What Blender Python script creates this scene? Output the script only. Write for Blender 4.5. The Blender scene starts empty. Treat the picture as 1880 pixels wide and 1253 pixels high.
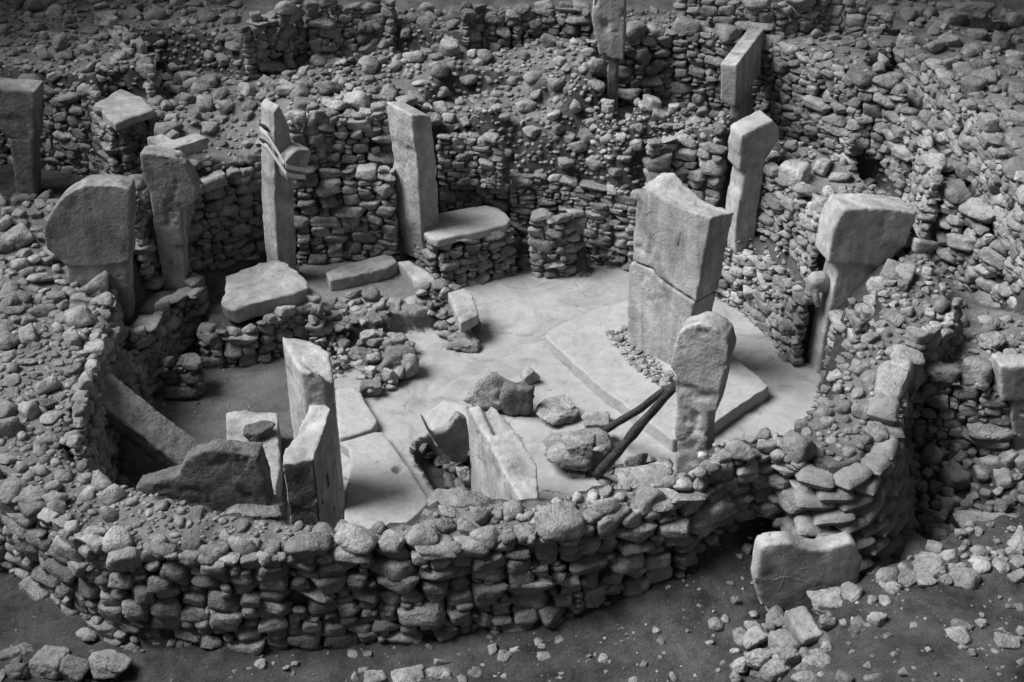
import bpy, bmesh, math, random
import numpy as np
from mathutils import Vector, Matrix, noise as mnoise

# ------------------------------------------------------------------ camera, sky, sun, exposure
W0, H0 = 1880.0, 1253.0
CAM_H, PITCH, FOC, ROLL = 11.5, math.radians(30.0), 2611.0, math.radians(1.2)
scene = bpy.context.scene
col = scene.collection
_F = np.array([0, math.cos(PITCH), -math.sin(PITCH)])
_R0 = np.array([1.0, 0, 0])
_D0 = np.array([0, -math.sin(PITCH), -math.cos(PITCH)])
_R = _R0 * math.cos(ROLL) + _D0 * math.sin(ROLL)
_D = -_R0 * math.sin(ROLL) + _D0 * math.cos(ROLL)
CAM = np.array([0.0, 0.0, CAM_H])
cd = bpy.data.cameras.new('camera')
cd.sensor_width = 36.0
cd.lens = FOC / W0 * 36.0
cd.clip_end = 1000.0
cam = bpy.data.objects.new('camera', cd)
col.objects.link(cam)
m = Matrix.Identity(4)
for i in range(3):
    m[i][0] = _R[i]; m[i][1] = -_D[i]; m[i][2] = -_F[i]; m[i][3] = CAM[i]
cam.matrix_world = m
scene.camera = cam

SUN_EL, SUN_AZ = math.radians(54), math.radians(-92)     # azimuth from +Y towards +X: from the left
world = bpy.data.worlds.new('World')
scene.world = world
world.use_nodes = True
nt = world.node_tree
nt.nodes.clear()
sky = nt.nodes.new('ShaderNodeTexSky')
sky.sky_type = 'NISHITA'
sky.sun_disc = False
sky.sun_elevation = SUN_EL
sky.sun_rotation = SUN_AZ
sky.air_density = 2.0
sky.dust_density = 6.0
bw = nt.nodes.new('ShaderNodeRGBToBW')                   # the photograph is black and white
bg = nt.nodes.new('ShaderNodeBackground')
bg.inputs['Strength'].default_value = 0.065
wo = nt.nodes.new('ShaderNodeOutputWorld')
nt.links.new(sky.outputs[0], bw.inputs[0])
nt.links.new(bw.outputs[0], bg.inputs['Color'])
nt.links.new(bg.outputs[0], wo.inputs['Surface'])
sd = bpy.data.lights.new('sun', 'SUN')
sd.energy = 4.6
sd.angle = math.radians(31)
sun = bpy.data.objects.new('sun', sd)
col.objects.link(sun)
sdir = Vector((math.sin(SUN_AZ) * math.cos(SUN_EL), math.cos(SUN_AZ) * math.cos(SUN_EL), math.sin(SUN_EL)))
sun.rotation_euler = sdir.to_track_quat('Z', 'Y').to_euler()
scene.view_settings.view_transform = 'Standard'
scene.view_settings.look = 'None'
scene.view_settings.gamma = 1.0
scene.view_settings.exposure = 0.45
scene.render.engine = 'CYCLES'
scene.cycles.use_denoising = True
scene.cycles.max_bounces = 5
scene.cycles.diffuse_bounces = 3

rng = random.Random(11)
nrs = np.random.RandomState(5)

# ------------------------------------------------------------------ helpers
def at(px, py, z):
    """world point of height z that the photograph shows at (px, py)"""
    d = _F + (px - W0 / 2) / FOC * _R + (py - H0 / 2) / FOC * _D
    t = (z - CAM_H) / d[2]
    return CAM + t * d

def proj(p):
    v = np.asarray(p, float) - CAM
    dz = v @ _F
    return W0 / 2 + FOC * (v @ _R) / dz, H0 / 2 + FOC * (v @ _D) / dz, dz

_perm = nrs.permutation(512)
_vals = nrs.rand(512)
def _h(ix, iy, iz):
    return _vals[(_perm[(_perm[(_perm[ix & 511] + iy) & 511] + iz) & 511])]
def vnoise(p):
    """value noise, p (n,3) -> 0..1"""
    p = np.asarray(p, float)
    i = np.floor(p).astype(int)
    f = p - i
    f = f * f * (3 - 2 * f)
    x, y, z = i[..., 0], i[..., 1], i[..., 2]
    fx, fy, fz = f[..., 0], f[..., 1], f[..., 2]
    r = 0
    for dx in (0, 1):
        wx = fx if dx else 1 - fx
        for dy in (0, 1):
            wy = fy if dy else 1 - fy
            for dz in (0, 1):
                wz = fz if dz else 1 - fz
                r = r + wx * wy * wz * _h(x + dx, y + dy, z + dz)
    return r
def fbm(p, oct=4, gain=0.5):
    p = np.asarray(p, float)
    a, s, t = 1.0, 0.0, 0.0
    for k in range(oct):
        s = s + a * (vnoise(p * (2.03 ** k) + 17.3 * k) - 0.5)
        t += a
        a *= gain
    return s / t

def link(o, parent=None):
    col.objects.link(o)
    if parent is not None:
        o.parent = parent
    return o
def tag(o, label=None, cat=None, group=None, kind=None):
    if label: o['label'] = label
    if cat: o['category'] = cat
    if group: o['group'] = group
    if kind or cat: o['kind'] = kind or 'thing'
    return o
def empty(name, loc, label=None, cat=None, group=None, kind=None):
    o = bpy.data.objects.new(name, None)
    o.location = Vector(loc)
    o.empty_display_size = 0.2
    link(o)
    return tag(o, label, cat, group, kind)
def mesh_obj(name, verts, faces, mat, parent=None, smooth=True, loc=None):
    me = bpy.data.meshes.new(name)
    verts = np.asarray(verts, float)
    off = np.zeros(3)
    if parent is not None:
        off = np.array(parent.location)
        if parent.parent is not None:
            off = off + np.array(parent.parent.location)
    elif loc is not None:
        off = np.asarray(loc, float)
    me.from_pydata((verts - off).tolist(), [], [list(map(int, f)) for f in faces])
    me.polygons.foreach_set('use_smooth', [smooth] * len(me.polygons))
    me.materials.append(mat)
    me.update()
    o = bpy.data.objects.new(name, me)
    if parent is None and loc is not None:
        o.location = Vector(loc)
    return link(o, parent)

# ------------------------------------------------------------------ materials
def new_mat(name):
    mt = bpy.data.materials.new(name)
    mt.use_nodes = True
    nt = mt.node_tree
    b = nt.nodes['Principled BSDF']
    b.inputs['Specular IOR Level'].default_value = 0.15
    b.inputs['Roughness'].default_value = 0.9
    return mt, nt, b
def nd(nt, t, **kw):
    n = nt.nodes.new(t)
    for k, v in kw.items():
        setattr(n, k, v)
    return n
def math_node(nt, op, a, b=None, clamp=False):
    n = nd(nt, 'ShaderNodeMath', operation=op)
    n.use_clamp = clamp
    for i, v in enumerate((a, b)):
        if v is None: continue
        if isinstance(v, (int, float)): n.inputs[i].default_value = v
        else: nt.links.new(v, n.inputs[i])
    return n.outputs[0]
def noise_node(nt, vec, scale, detail=4, rough=0.55, dist=0.0):
    n = nd(nt, 'ShaderNodeTexNoise')
    n.inputs['Scale'].default_value = scale
    n.inputs['Detail'].default_value = detail
    n.inputs['Roughness'].default_value = rough
    n.inputs['Distortion'].default_value = dist
    nt.links.new(vec, n.inputs['Vector'])
    return n.outputs['Fac']
def ramp(nt, fac, stops):
    n = nd(nt, 'ShaderNodeValToRGB')
    el = n.color_ramp.elements
    while len(el) < len(stops): el.new(0.5)
    for e, (p, v) in zip(el, stops):
        e.position = p
        e.color = (v, v, v, 1)
    nt.links.new(fac, n.inputs[0])
    return n.outputs[0]
def mixc(nt, fac, a, b, mode='MIX'):
    n = nd(nt, 'ShaderNodeMix', data_type='RGBA', blend_type=mode)
    if isinstance(fac, (int, float)): n.inputs[0].default_value = fac
    else: nt.links.new(fac, n.inputs[0])
    for i, v in ((6, a), (7, b)):
        if isinstance(v, (int, float)): n.inputs[i].default_value = (v, v, v, 1)
        else: nt.links.new(v, n.inputs[i])
    return n.outputs[2]
def bump(nt, bsdf, height, strength, dist):
    n = nd(nt, 'ShaderNodeBump')
    n.inputs['Strength'].default_value = strength
    n.inputs['Distance'].default_value = dist
    nt.links.new(height, n.inputs['Height'])
    nt.links.new(n.outputs[0], bsdf.inputs['Normal'])

def stone_mat(name, lo, hi, spot=0.5, grain=1.0, rnd=0.5, streak=0.0, pits=0.0, fine=1.0, broad=0.0):
    """weathered limestone: patches of lichen-dark and pale crust, pores, per-stone tone"""
    mt, nt, b = new_mat(name)
    geo = nd(nt, 'ShaderNodeNewGeometry')
    oi = nd(nt, 'ShaderNodeObjectInfo')
    pos = geo.outputs['Position']
    r = math_node(nt, 'FRACT', math_node(nt, 'ADD', oi.outputs['Random'], geo.outputs['Random Per Island']))
    n1 = noise_node(nt, pos, 4.5, 6, 0.62, .4)
    n2 = noise_node(nt, pos, 15.0, 6, 0.68, .3)
    n3 = noise_node(nt, pos, 60.0, 4, 0.65)
    c = ramp(nt, n1, [(0.32, lo), (0.68, hi)])
    c = mixc(nt, math_node(nt, 'MULTIPLY', ramp(nt, n2, [(0.52, 0), (0.64, 1)]), spot), c, lo * 0.5)
    c = mixc(nt, math_node(nt, 'MULTIPLY', ramp(nt, n2, [(0.34, 1), (0.45, 0)]), spot * 0.8), c, min(1.0, hi * 1.35))
    c = mixc(nt, fine, c, mixc(nt, 1.0, c, ramp(nt, n3, [(0.28, .55), (0.72, 1.4)]), 'MULTIPLY'))
    if broad:
        c = mixc(nt, broad, c, mixc(nt, 1.0, c, ramp(nt, noise_node(nt, pos, 1.5, 4, .6, .8), [(.36, .5), (.62, 1.25)]), 'MULTIPLY'))
    if streak:
        mp = nd(nt, 'ShaderNodeMapping')
        mp.inputs['Scale'].default_value = (5.0, 5.0, .55)
        nt.links.new(pos, mp.inputs['Vector'])
        st = noise_node(nt, mp.outputs[0], 1.0, 5, .65, .8)
        c = mixc(nt, streak, c, mixc(nt, 1.0, c, ramp(nt, st, [(.36, .45), (.62, 1.25)]), 'MULTIPLY'))
    tone = math_node(nt, 'ADD', math_node(nt, 'MULTIPLY', r, rnd), 1 - rnd * 0.5)
    tn = nd(nt, 'ShaderNodeCombineColor')
    for k in range(3): nt.links.new(tone, tn.inputs[k])
    c = mixc(nt, 1.0, c, tn.outputs[0], 'MULTIPLY')
    vor = nd(nt, 'ShaderNodeTexVoronoi')
    vor.inputs['Scale'].default_value = 24.0
    nt.links.new(pos, vor.inputs['Vector'])
    hgt = math_node(nt, 'ADD', math_node(nt, 'MULTIPLY', n2, 1.5), math_node(nt, 'ADD', math_node(nt, 'MULTIPLY', n3, 0.6 * fine), math_node(nt, 'MULTIPLY', vor.outputs['Distance'], 0.3)))
    if pits:
        v2 = nd(nt, 'ShaderNodeTexVoronoi')
        v2.inputs['Scale'].default_value = 13.0
        nt.links.new(pos, v2.inputs['Vector'])
        sp = nd(nt, 'ShaderNodeSeparateColor')
        nt.links.new(v2.outputs['Color'], sp.inputs[0])
        big = noise_node(nt, pos, 1.7, 3, .6)
        pit = math_node(nt, 'MULTIPLY', math_node(nt, 'LESS_THAN', math_node(nt, 'ADD', v2.outputs['Distance'], math_node(nt, 'MULTIPLY', n3, .3)), .36),
                        math_node(nt, 'LESS_THAN', sp.outputs[0], math_node(nt, 'MULTIPLY', ramp(nt, big, [(.5, 0), (.68, 1)]), pits)))
        hgt = math_node(nt, 'SUBTRACT', hgt, math_node(nt, 'MULTIPLY', pit, .9))
        c = mixc(nt, math_node(nt, 'MULTIPLY', pit, .6), c, lo * .25)
    nt.links.new(c, b.inputs['Base Color'])
    bump(nt, b, hgt, 0.9 * grain, 0.045)
    return mt

def floor_mat(name, lo, hi):
    mt, nt, b = new_mat(name)
    geo = nd(nt, 'ShaderNodeNewGeometry')
    pos = geo.outputs['Position']
    n1 = noise_node(nt, pos, 0.55, 5, 0.6, 0.6)
    n2 = noise_node(nt, pos, 4.0, 6, 0.6)
    n3 = noise_node(nt, pos, 30.0, 4, 0.6)
    c = ramp(nt, n1, [(0.3, lo), (0.62, hi)])
    c = mixc(nt, 0.4, c, ramp(nt, n2, [(0.34, lo * 0.75), (0.62, hi * 1.1)]))
    c = mixc(nt, 0.2, c, ramp(nt, n3, [(0.35, lo * 0.6), (0.65, hi * 1.2)]))
    v = nd(nt, 'ShaderNodeTexVoronoi')
    v.inputs['Scale'].default_value = 7.0
    nt.links.new(pos, v.inputs['Vector'])
    sep = nd(nt, 'ShaderNodeSeparateColor')
    nt.links.new(v.outputs['Color'], sep.inputs[0])
    chip = math_node(nt, 'MULTIPLY', math_node(nt, 'LESS_THAN', v.outputs['Distance'], 0.13), math_node(nt, 'LESS_THAN', sep.outputs[0], 0.16))
    c = mixc(nt, math_node(nt, 'MULTIPLY', chip, 0.6), c, lo * 0.5)
    nt.links.new(c, b.inputs['Base Color'])
    bump(nt, b, math_node(nt, 'ADD', math_node(nt, 'MULTIPLY', n2, 0.8), math_node(nt, 'MULTIPLY', n3, 0.35)), 0.35, 0.03)
    return mt

def terrain_mat():
    """one ground: dark earth, stony fill, dusty ledge, trodden floor and lime floor blend where they meet"""
    mt, nt, b = new_mat('site_ground')
    geo = nd(nt, 'ShaderNodeNewGeometry')
    pos = geo.outputs['Position']
    n0 = noise_node(nt, pos, 0.6, 5, 0.6, .5)
    n1 = noise_node(nt, pos, 2.2, 6, 0.6)
    n2 = noise_node(nt, pos, 8.0, 6, 0.65)
    n3 = noise_node(nt, pos, 45.0, 4, 0.65)
    n4 = noise_node(nt, pos, 1.3, 3, 0.6)
    def msk(nm):
        a = nd(nt, 'ShaderNodeAttribute', attribute_name=nm)
        v = math_node(nt, 'ADD', a.outputs['Fac'], math_node(nt, 'MULTIPLY', math_node(nt, 'SUBTRACT', n2, .5), 1.1))
        return ramp(nt, v, [(.38, 0), (.62, 1)])
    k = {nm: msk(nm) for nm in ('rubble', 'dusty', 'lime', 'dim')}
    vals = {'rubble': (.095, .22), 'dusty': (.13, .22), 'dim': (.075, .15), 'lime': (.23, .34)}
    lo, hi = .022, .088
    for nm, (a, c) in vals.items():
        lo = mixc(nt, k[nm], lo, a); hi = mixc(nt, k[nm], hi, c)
    f = math_node(nt, 'ADD', math_node(nt, 'MULTIPLY', n0, .40), math_node(nt, 'ADD', math_node(nt, 'MULTIPLY', n1, .35), math_node(nt, 'MULTIPLY', n2, .25)))
    c = mixc(nt, ramp(nt, f, [(.40, 0), (.60, 1)]), lo, hi)
    fine = ramp(nt, n3, [(.3, .62), (.7, 1.35)])
    c = mixc(nt, math_node(nt, 'SUBTRACT', 1.0, math_node(nt, 'MULTIPLY', k['lime'], .72)), c, mixc(nt, 1.0, c, fine, 'MULTIPLY'))
    inv = math_node(nt, 'SUBTRACT', 1.0, k['lime'])
    wv = nd(nt, 'ShaderNodeVectorMath', operation='ADD')
    nt.links.new(pos, wv.inputs[0])
    nz = nd(nt, 'ShaderNodeTexNoise'); nz.inputs['Scale'].default_value = 1.6; nz.inputs['Detail'].default_value = 5
    nt.links.new(pos, nz.inputs['Vector'])
    nt.links.new(nz.outputs['Color'], wv.inputs[1])
    cv = nd(nt, 'ShaderNodeTexVoronoi', feature='DISTANCE_TO_EDGE')
    cv.inputs['Scale'].default_value = .42
    nt.links.new(wv.outputs[0], cv.inputs['Vector'])
    crack = math_node(nt, 'MULTIPLY', math_node(nt, 'LESS_THAN', math_node(nt, 'ADD', cv.outputs['Distance'], math_node(nt, 'MULTIPLY', n2, .012)), .0105), ramp(nt, n4, [(.42, 0), (.5, 1)]))
    crack = math_node(nt, 'MULTIPLY', crack, k['lime'])
    c = mixc(nt, math_node(nt, 'MULTIPLY', crack, .55), c, .06)
    stain = math_node(nt, 'MULTIPLY', ramp(nt, noise_node(nt, pos, 1.1, 7, .68, 1.2), [(.52, 0), (.68, .6)]), k['lime'])
    c = mixc(nt, stain, c, .12)
    hs = []
    for sc, th, pb in ((9.0, .17, .10), (19.0, .2, .16), (42.0, .24, .28)):
        v = nd(nt, 'ShaderNodeTexVoronoi')
        v.inputs['Scale'].default_value = sc
        nt.links.new(pos, v.inputs['Vector'])
        sep = nd(nt, 'ShaderNodeSeparateColor')
        nt.links.new(v.outputs['Color'], sep.inputs[0])
        d = math_node(nt, 'ADD', v.outputs['Distance'], math_node(nt, 'MULTIPLY', n3, .16))
        prob = math_node(nt, 'MULTIPLY', math_node(nt, 'MULTIPLY', n4, pb * 1.6), math_node(nt, 'ADD', math_node(nt, 'MULTIPLY', inv, .92), .08))
        chip = math_node(nt, 'MULTIPLY', math_node(nt, 'LESS_THAN', d, th + .07), math_node(nt, 'LESS_THAN', sep.outputs[0], prob))
        c = mixc(nt, math_node(nt, 'MULTIPLY', chip, .7), c, mixc(nt, sep.outputs[1], .07, .26))
        hs.append(math_node(nt, 'MULTIPLY', chip, math_node(nt, 'SUBTRACT', .5, d)))
    nt.links.new(c, b.inputs['Base Color'])
    h = math_node(nt, 'ADD', math_node(nt, 'MULTIPLY', n2, .9), math_node(nt, 'MULTIPLY', n3, .5))
    for q in hs: h = math_node(nt, 'ADD', h, q)
    h = math_node(nt, 'MULTIPLY', h, math_node(nt, 'ADD', math_node(nt, 'MULTIPLY', inv, .8), .2))
    bump(nt, b, h, .8, .05)
    return mt

M = {}
M['terrain'] = terrain_mat()
M['stone'] = stone_mat('field_stone', 0.19, 0.36, 0.38, 1.0, 0.62, 0, .35, .45, .5)
M['dark_stone'] = stone_mat('dark_field_stone', 0.11, 0.20, 0.4, 1.0, 0.5, 0, .35, .5, .4)
M['pillar'] = stone_mat('dressed_limestone', 0.27, 0.36, 0.15, 0.4, 0.12, .4, .95, .15, .6)
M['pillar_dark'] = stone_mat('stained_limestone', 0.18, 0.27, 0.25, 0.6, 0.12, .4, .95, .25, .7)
M['slab'] = stone_mat('pale_limestone', 0.28, 0.36, 0.25, 0.3, 0.1, 0, .5, .25)
M['floor'] = floor_mat('lime_floor', 0.24, 0.34)

# ------------------------------------------------------------------ terrain: zones painted one over the other
def XY(pts, z=None):
    """pixel polygon -> plan polygon; each point (px, py, z) or (px, py) with common z"""
    return np.array([at(p[0], p[1], p[2] if len(p) > 2 else z)[:2] for p in pts])
def inside(P, x, y):
    r = np.zeros(x.shape, bool)
    n = len(P)
    j = n - 1
    for i in range(n):
        xi, yi = P[i]; xj, yj = P[j]
        c = ((yi > y) != (yj > y)) & (x < (xj - xi) * (y - yi) / (yj - yi + 1e-12) + xi)
        r ^= c
        j = i
    return r
def idw(ctrl, x, y, p=2.2):
    if not isinstance(ctrl, (list, tuple)):
        return np.full(x.shape, float(ctrl))
    num = np.zeros(x.shape); den = np.zeros(x.shape)
    for (px, py, z) in ctrl:
        w = at(px, py, z)
        k = 1.0 / (((x - w[0]) ** 2 + (y - w[1]) ** 2) ** (p / 2) + 1e-3)
        num += k * z; den += k
    return num / den

# wall lines along their top edge: (px, py, z top, z bottom), read off the photograph
L = {}
def zz(a, z1, z0): return [(x, y, z1, z0) for (x, y) in a]
L['front'] = zz([(-330, 760), (-120, 840), (0, 890), (60, 925), (120, 965), (175, 998), (231, 1017), (322, 1015), (419, 1027), (520, 1022),
                 (620, 1012), (710, 1010), (800, 1005), (924, 990), (1000, 985), (1072, 965), (1130, 950)], 1.7, 0.5) + [(1190, 932, 1.7, .7), (1255, 915, 1.75, .9)]
L['front_right'] = [(1258, 913, 1.75, .9), (1305, 866, 1.85, 1.05), (1360, 838, 1.9, 1.1), (1413, 826, 1.9, 1.1), (1471, 848, 1.9, 1.0), (1500, 880, 1.85, .7)]
L['terrace_left'] = [(140, 840, 1.7, 0), (148, 740, 1.75, .1), (160, 690, 1.75, .5), (175, 620, 1.7, .7), (194, 565, 1.58, .8), (199, 535, 1.52, .8)]
L['behind_two'] = [(236, 372, 2.5, .8), (262, 345, 2.5, .8), (300, 335, 2.25, .7), (365, 335, 2.0, .5)]
L['left_back'] = [(365, 335, 2.0, .4), (420, 320, 1.95, .35), (485, 302, 1.95, .3)]
L['back_low'] = [(492, 318, 1.92, .3), (545, 325, 1.9, .3), (620, 318, 1.9, .3), (725, 322, 1.9, .3)]
L['back_high'] = [(528, 232, 2.8, 1.85), (600, 216, 2.8, 1.85), (684, 212, 2.8, 1.85), (722, 205, 2.8, 1.85)]
L['back_fill'] = [(800, 250, 2.25, 1.45), (860, 248, 2.25, 1.45), (926, 262, 2.2, 1.45)]
L['back_step'] = [(800, 345, 1.25, .6), (860, 335, 1.25, .6), (935, 342, 1.25, .3)]
L['back_right'] = [(935, 325, 1.5, 0), (1000, 325, 1.5, 0), (1080, 340, 1.42, 0), (1180, 368, 1.3, 0)]
L['block_wall'] = [(1186, 268, 2.45, .9), (1260, 262, 2.45, .9), (1330, 282, 2.4, .9)]
L['bench_right'] = [(1200, 385, 1.2, 0), (1260, 410, 1.1, 0), (1340, 442, 1.03, 0), (1400, 480, 1.0, 0), (1440, 518, 1.0, 0), (1483, 571, .98, 0)]
L['upper_right'] = [(1402, 310, 2.3, 1.4), (1440, 332, 2.3, 1.4), (1500, 388, 2.2, 1.3), (1512, 410, 2.2, 1.2)]
L['right_end'] = [(1530, 592, 1.0, 0), (1560, 588, 1.2, .2), (1592, 578, 1.58, .4)]
L['ridge_outer'] = [(1640, 745, 1.9, .6), (1642, 690, 1.9, 1.0), (1667, 645, 1.85, 1.3), (1722, 612, 1.8, 1.3), (1757, 560, 1.85, 1.0)]
L['trench_right'] = [(1645, 172, 2.7, 1.5), (1700, 260, 2.3, 1.1), (1725, 345, 2.2, 1.2)]
L['bench_left'] = [(205, 700, .75, 0), (240, 650, .85, 0), (268, 603, 1.0, 0), (291, 568, 1.0, 0), (328, 543, .95, 0), (368, 530, .8, .1)]
L['under_slab'] = [(368, 600, .62, 0), (405, 606, .62, 0), (480, 595, .62, 0), (566, 562, .62, 0)]
L['right_face'] = [(1655, 690, 1.45, .4), (1720, 692, 1.4, .35), (1800, 705, 1.4, .3), (1835, 705, 1.4, .3), (1990, 715, 1.4, .3)]
L['pit_left'] = [(-250, 150, 2.75, 1.2), (0, 150, 2.75, 1.2), (95, 168, 2.7, 1.2), (182, 185, 2.7, 1.2)]
L['rear_right'] = [(1090, 95, 2.75, 1.2), (1150, 78, 2.95, 1.2), (1230, 62, 3.0, 1.2), (1330, 72, 3.0, 1.2), (1417, 90, 2.9, 1.3)]
L['rear_curve'] = [(1417, 90, 2.9, 1.9), (1478, 108, 2.9, 1.9), (1533, 138, 2.8, 1.8), (1585, 165, 2.7, 1.6), (1650, 172, 2.7, 1.8)]
L['rear_curve_low'] = [(1417, 190, 2.0, 1.15), (1478, 204, 2.0, 1.1), (1529, 231, 1.9, 1.0), (1573, 268, 1.8, 1.0)]
L['far_right'] = [(1660, 60, 3.2, 2.6), (1755, 165, 3.1, 2.3), (1800, 220, 3.0, 2.1), (1860, 300, 2.9, 1.9), (1930, 390, 2.9, 1.8)]
L['bank_right'] = [(1725, 345, 2.0, 1.0), (1790, 410, 1.8, .8), (1860, 470, 1.7, .8), (1930, 530, 1.7, .9)]
L['tower'] = [(440, 62, 3.3, 1.9), (470, 50, 3.35, 1.9), (520, 34, 3.4, 1.9), (548, 10, 3.5, 2.2)]
L['rear_left'] = [(560, 22, 3.4, 2.5), (630, 14, 3.4, 2.5), (690, 5, 3.45, 2.5), (725, 15, 3.4, 2.4)]
L['rear_mid'] = [(845, 45, 3.2, 2.5), (890, 25, 3.25, 2.5), (935, 25, 3.25, 2.4), (1000, 18, 3.25, 2.4), (1085, 25, 3.25, 2.4)]
L['rear_low'] = [(960, 85, 2.95, 2.5), (1020, 72, 2.95, 2.5), (1095, 78, 2.95, 2.4)]
L['trench_left'] = [(190, 40, 3.2, 2.3), (230, 75, 3.1, 2.1), (270, 110, 2.95, 2.0), (285, 150, 2.8, 1.9)]
L['far_back'] = [(1240, -5, 3.6, 2.9), (1330, 5, 3.6, 2.9), (1420, 20, 3.5, 2.9), (1520, 10, 3.5, 2.9), (1640, 25, 3.4, 2.8)]
L['front'] = L['front'] + L['front_right'][1:]
top = lambda k: [(p[0], p[1], p[2]) for p in L[k]]

SOIL, RUBBLE, DUSTY, FLOOR, DIM = range(5)
zones = []
def zone(poly, ctrl, mat, rough):
    zones.append((XY(poly), ctrl, mat, rough))
zone([(1560, 760, 1.4), (2600, 780, 1.4), (3000, 480, 1.4), (1700, 480, 1.4)], 1.4, RUBBLE, .05)
# ground outside the ring, in front
zone([(-2500, 2600, .5), (-1500, 700, .5), (-330, 600, 1.7), (1258, 600, 1.75), (1500, 600, 1.8), (1600, 680, 1.45)] + top('right_face') + [(2600, 740, 1.4), (3600, 2600, .5)],
     [(0, 1150, .5), (600, 1200, .5), (1100, 1180, .5), (1240, 1040, .75), (1300, 960, 1.05), (1440, 925, 1.1), (1460, 1000, .65), (1300, 1150, .6), (1450, 1150, .55),
      (1500, 1020, .2), (1620, 1010, .0), (1750, 960, .05), (1900, 960, .1), (1700, 850, .35), (1850, 850, .35), (1750, 800, .45), (300, 1400, .4), (1500, 1400, .6), (-600, 1100, .5)], SOIL, .10)
zone([(1385, 1300, .8), (1430, 1170, .8), (1500, 1110, .85), (1600, 1060, .85), (1700, 1035, .75), (1770, 1010, .6), (1900, 985, .6), (2600, 950, .6), (2800, 1800, .8), (1250, 1800, .6)],
     [(1600, 1120, 1.1), (1700, 1060, 1.1), (1880, 1040, 1.1), (1400, 1253, .8), (1900, 1253, 1.3), (1650, 1200, 1.25), (1450, 1160, .75)], SOIL, .10)
# the ring of walls and fill
ring = top('front') + [(1530, 885, 1.9), (1600, 850, 1.9), (1635, 790, 1.9), (1640, 740, 1.9), (1640, 690, 1.9), (1665, 645, 1.85), (1720, 612, 1.8), (1755, 560, 1.85),
        (1735, 490, 2.0), (1716, 455, 2.1), (1690, 410, 2.2), (1640, 360, 2.35), (1570, 295, 2.5), (1500, 262, 2.6), (1440, 245, 2.7), (1345, 205, 2.85), (1280, 185, 2.9), (1140, 165, 2.95),
        (1000, 110, 2.95), (830, 100, 2.95), (700, 105, 2.95), (560, 130, 2.9), (420, 165, 2.8), (335, 200, 2.65), (290, 265, 2.3), (190, 332, 2.2), (100, 360, 2.1), (0, 372, 2.1), (-500, 430, 2.1)]
zone(ring, ring[::1] + [(100, 600, 1.72), (40, 720, 1.75), (60, 820, 1.7), (150, 510, 1.5), (110, 490, 1.5), (180, 530, 1.5), (150, 560, 1.58), (70, 460, 1.75), (300, 300, 2.2), (430, 290, 2.0), (380, 300, 2.0), (600, 190, 2.9), (400, 230, 2.3), (1430, 300, 2.4), (1520, 360, 2.25), (1600, 480, 1.95), (1300, 230, 2.6)], RUBBLE, .06)
# slope of earth and stones at the back
zone([(728, 190, 2.8), (800, 250, 2.25), (926, 262, 2.2), (935, 325, 1.5), (1080, 340, 1.42), (1180, 368, 1.3), (1186, 268, 2.45), (1260, 240, 2.6), (1140, 165, 2.95), (1000, 120, 2.95), (830, 120, 2.95)],
     [(940, 322, 1.5), (1080, 338, 1.42), (1180, 362, 1.3), (1060, 270, 1.95), (1140, 230, 2.35), (1000, 210, 2.4), (900, 200, 2.6), (830, 240, 2.3), (1000, 130, 2.95), (1180, 190, 2.85), (750, 190, 2.8), (1120, 172, 2.95), (1060, 152, 2.95), (1230, 200, 2.8)], RUBBLE, .09)
zone([(728, 205, 2.8), (800, 250, 2.25), (926, 262, 2.2), (935, 342, 1.25), (800, 345, 1.25), (725, 322, 1.9)], [(740, 320, 1.5), (860, 325, 1.4), (930, 325, 1.35)], SOIL, .04)
# ledge over the rear-left wall
zone(top('back_low') + [(722, 205, 2.8), (684, 212, 2.8), (600, 216, 2.8), (528, 232, 2.8)], 1.9, DUSTY, .03)
# sunken interior
floor_poly = [(140, 840, 1.7), (190, 872, 1.65), (250, 895, 1.6), (320, 917, 1.6), (400, 937, 1.6), (520, 957, 1.65), (660, 967, 1.65), (740, 957, 1.65), (795, 936, 1.55), (890, 933, 1.55), (1000, 925, 1.6),
              (1090, 892, 1.65), (1200, 890, 1.7), (1240, 868, 1.75), (1290, 815, 1.8), (1380, 800, 1.85), (1440, 795, 1.85), (1490, 735, 1.85), (1530, 690, 1.9), (1562, 640, 1.85), (1592, 592, 1.8), (1590, 576, 1.6), (1535, 586, 1.25)] + top('bench_right')[::-1] + top('back_right')[::-1] + top('back_step')[::-1] + [
              (800, 300, 1.9), (725, 280, 1.9)] + top('back_low')[::-1] + top('left_back')[::-1] + top('behind_two')[::-1] + [(215, 420, 2.3),
              (199, 535, 1.52), (194, 565, 1.58), (175, 620, 1.7), (160, 690, 1.75), (148, 740, 1.75)]
zone(floor_poly, 0.0, FLOOR, .008)
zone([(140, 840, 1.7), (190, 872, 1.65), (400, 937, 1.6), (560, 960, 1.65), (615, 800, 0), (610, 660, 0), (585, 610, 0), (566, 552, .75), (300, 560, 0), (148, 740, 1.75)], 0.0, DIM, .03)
zone([(764, 822, 0), (800, 798, 0), (862, 850, 0), (858, 905, 0), (818, 908, 0)], -.38, SOIL, .05)
# raised floor at the rear left, with its edging
zone([(575, 640, .3), (592, 612, .3), (640, 603, .3), (700, 590, .3), (745, 575, .3), (790, 575, .3), (825, 560, .3), (835, 515, .3), (790, 490, .3), (880, 430, .3)] + top('back_step')[::-1] + [(800, 300, 1.9), (725, 280, 1.9)] + top('back_low')[::-1] + [
      (485, 302, 1.95), (520, 480, .3), (566, 545, .3)], 0.3, DUSTY, .02)
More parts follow.
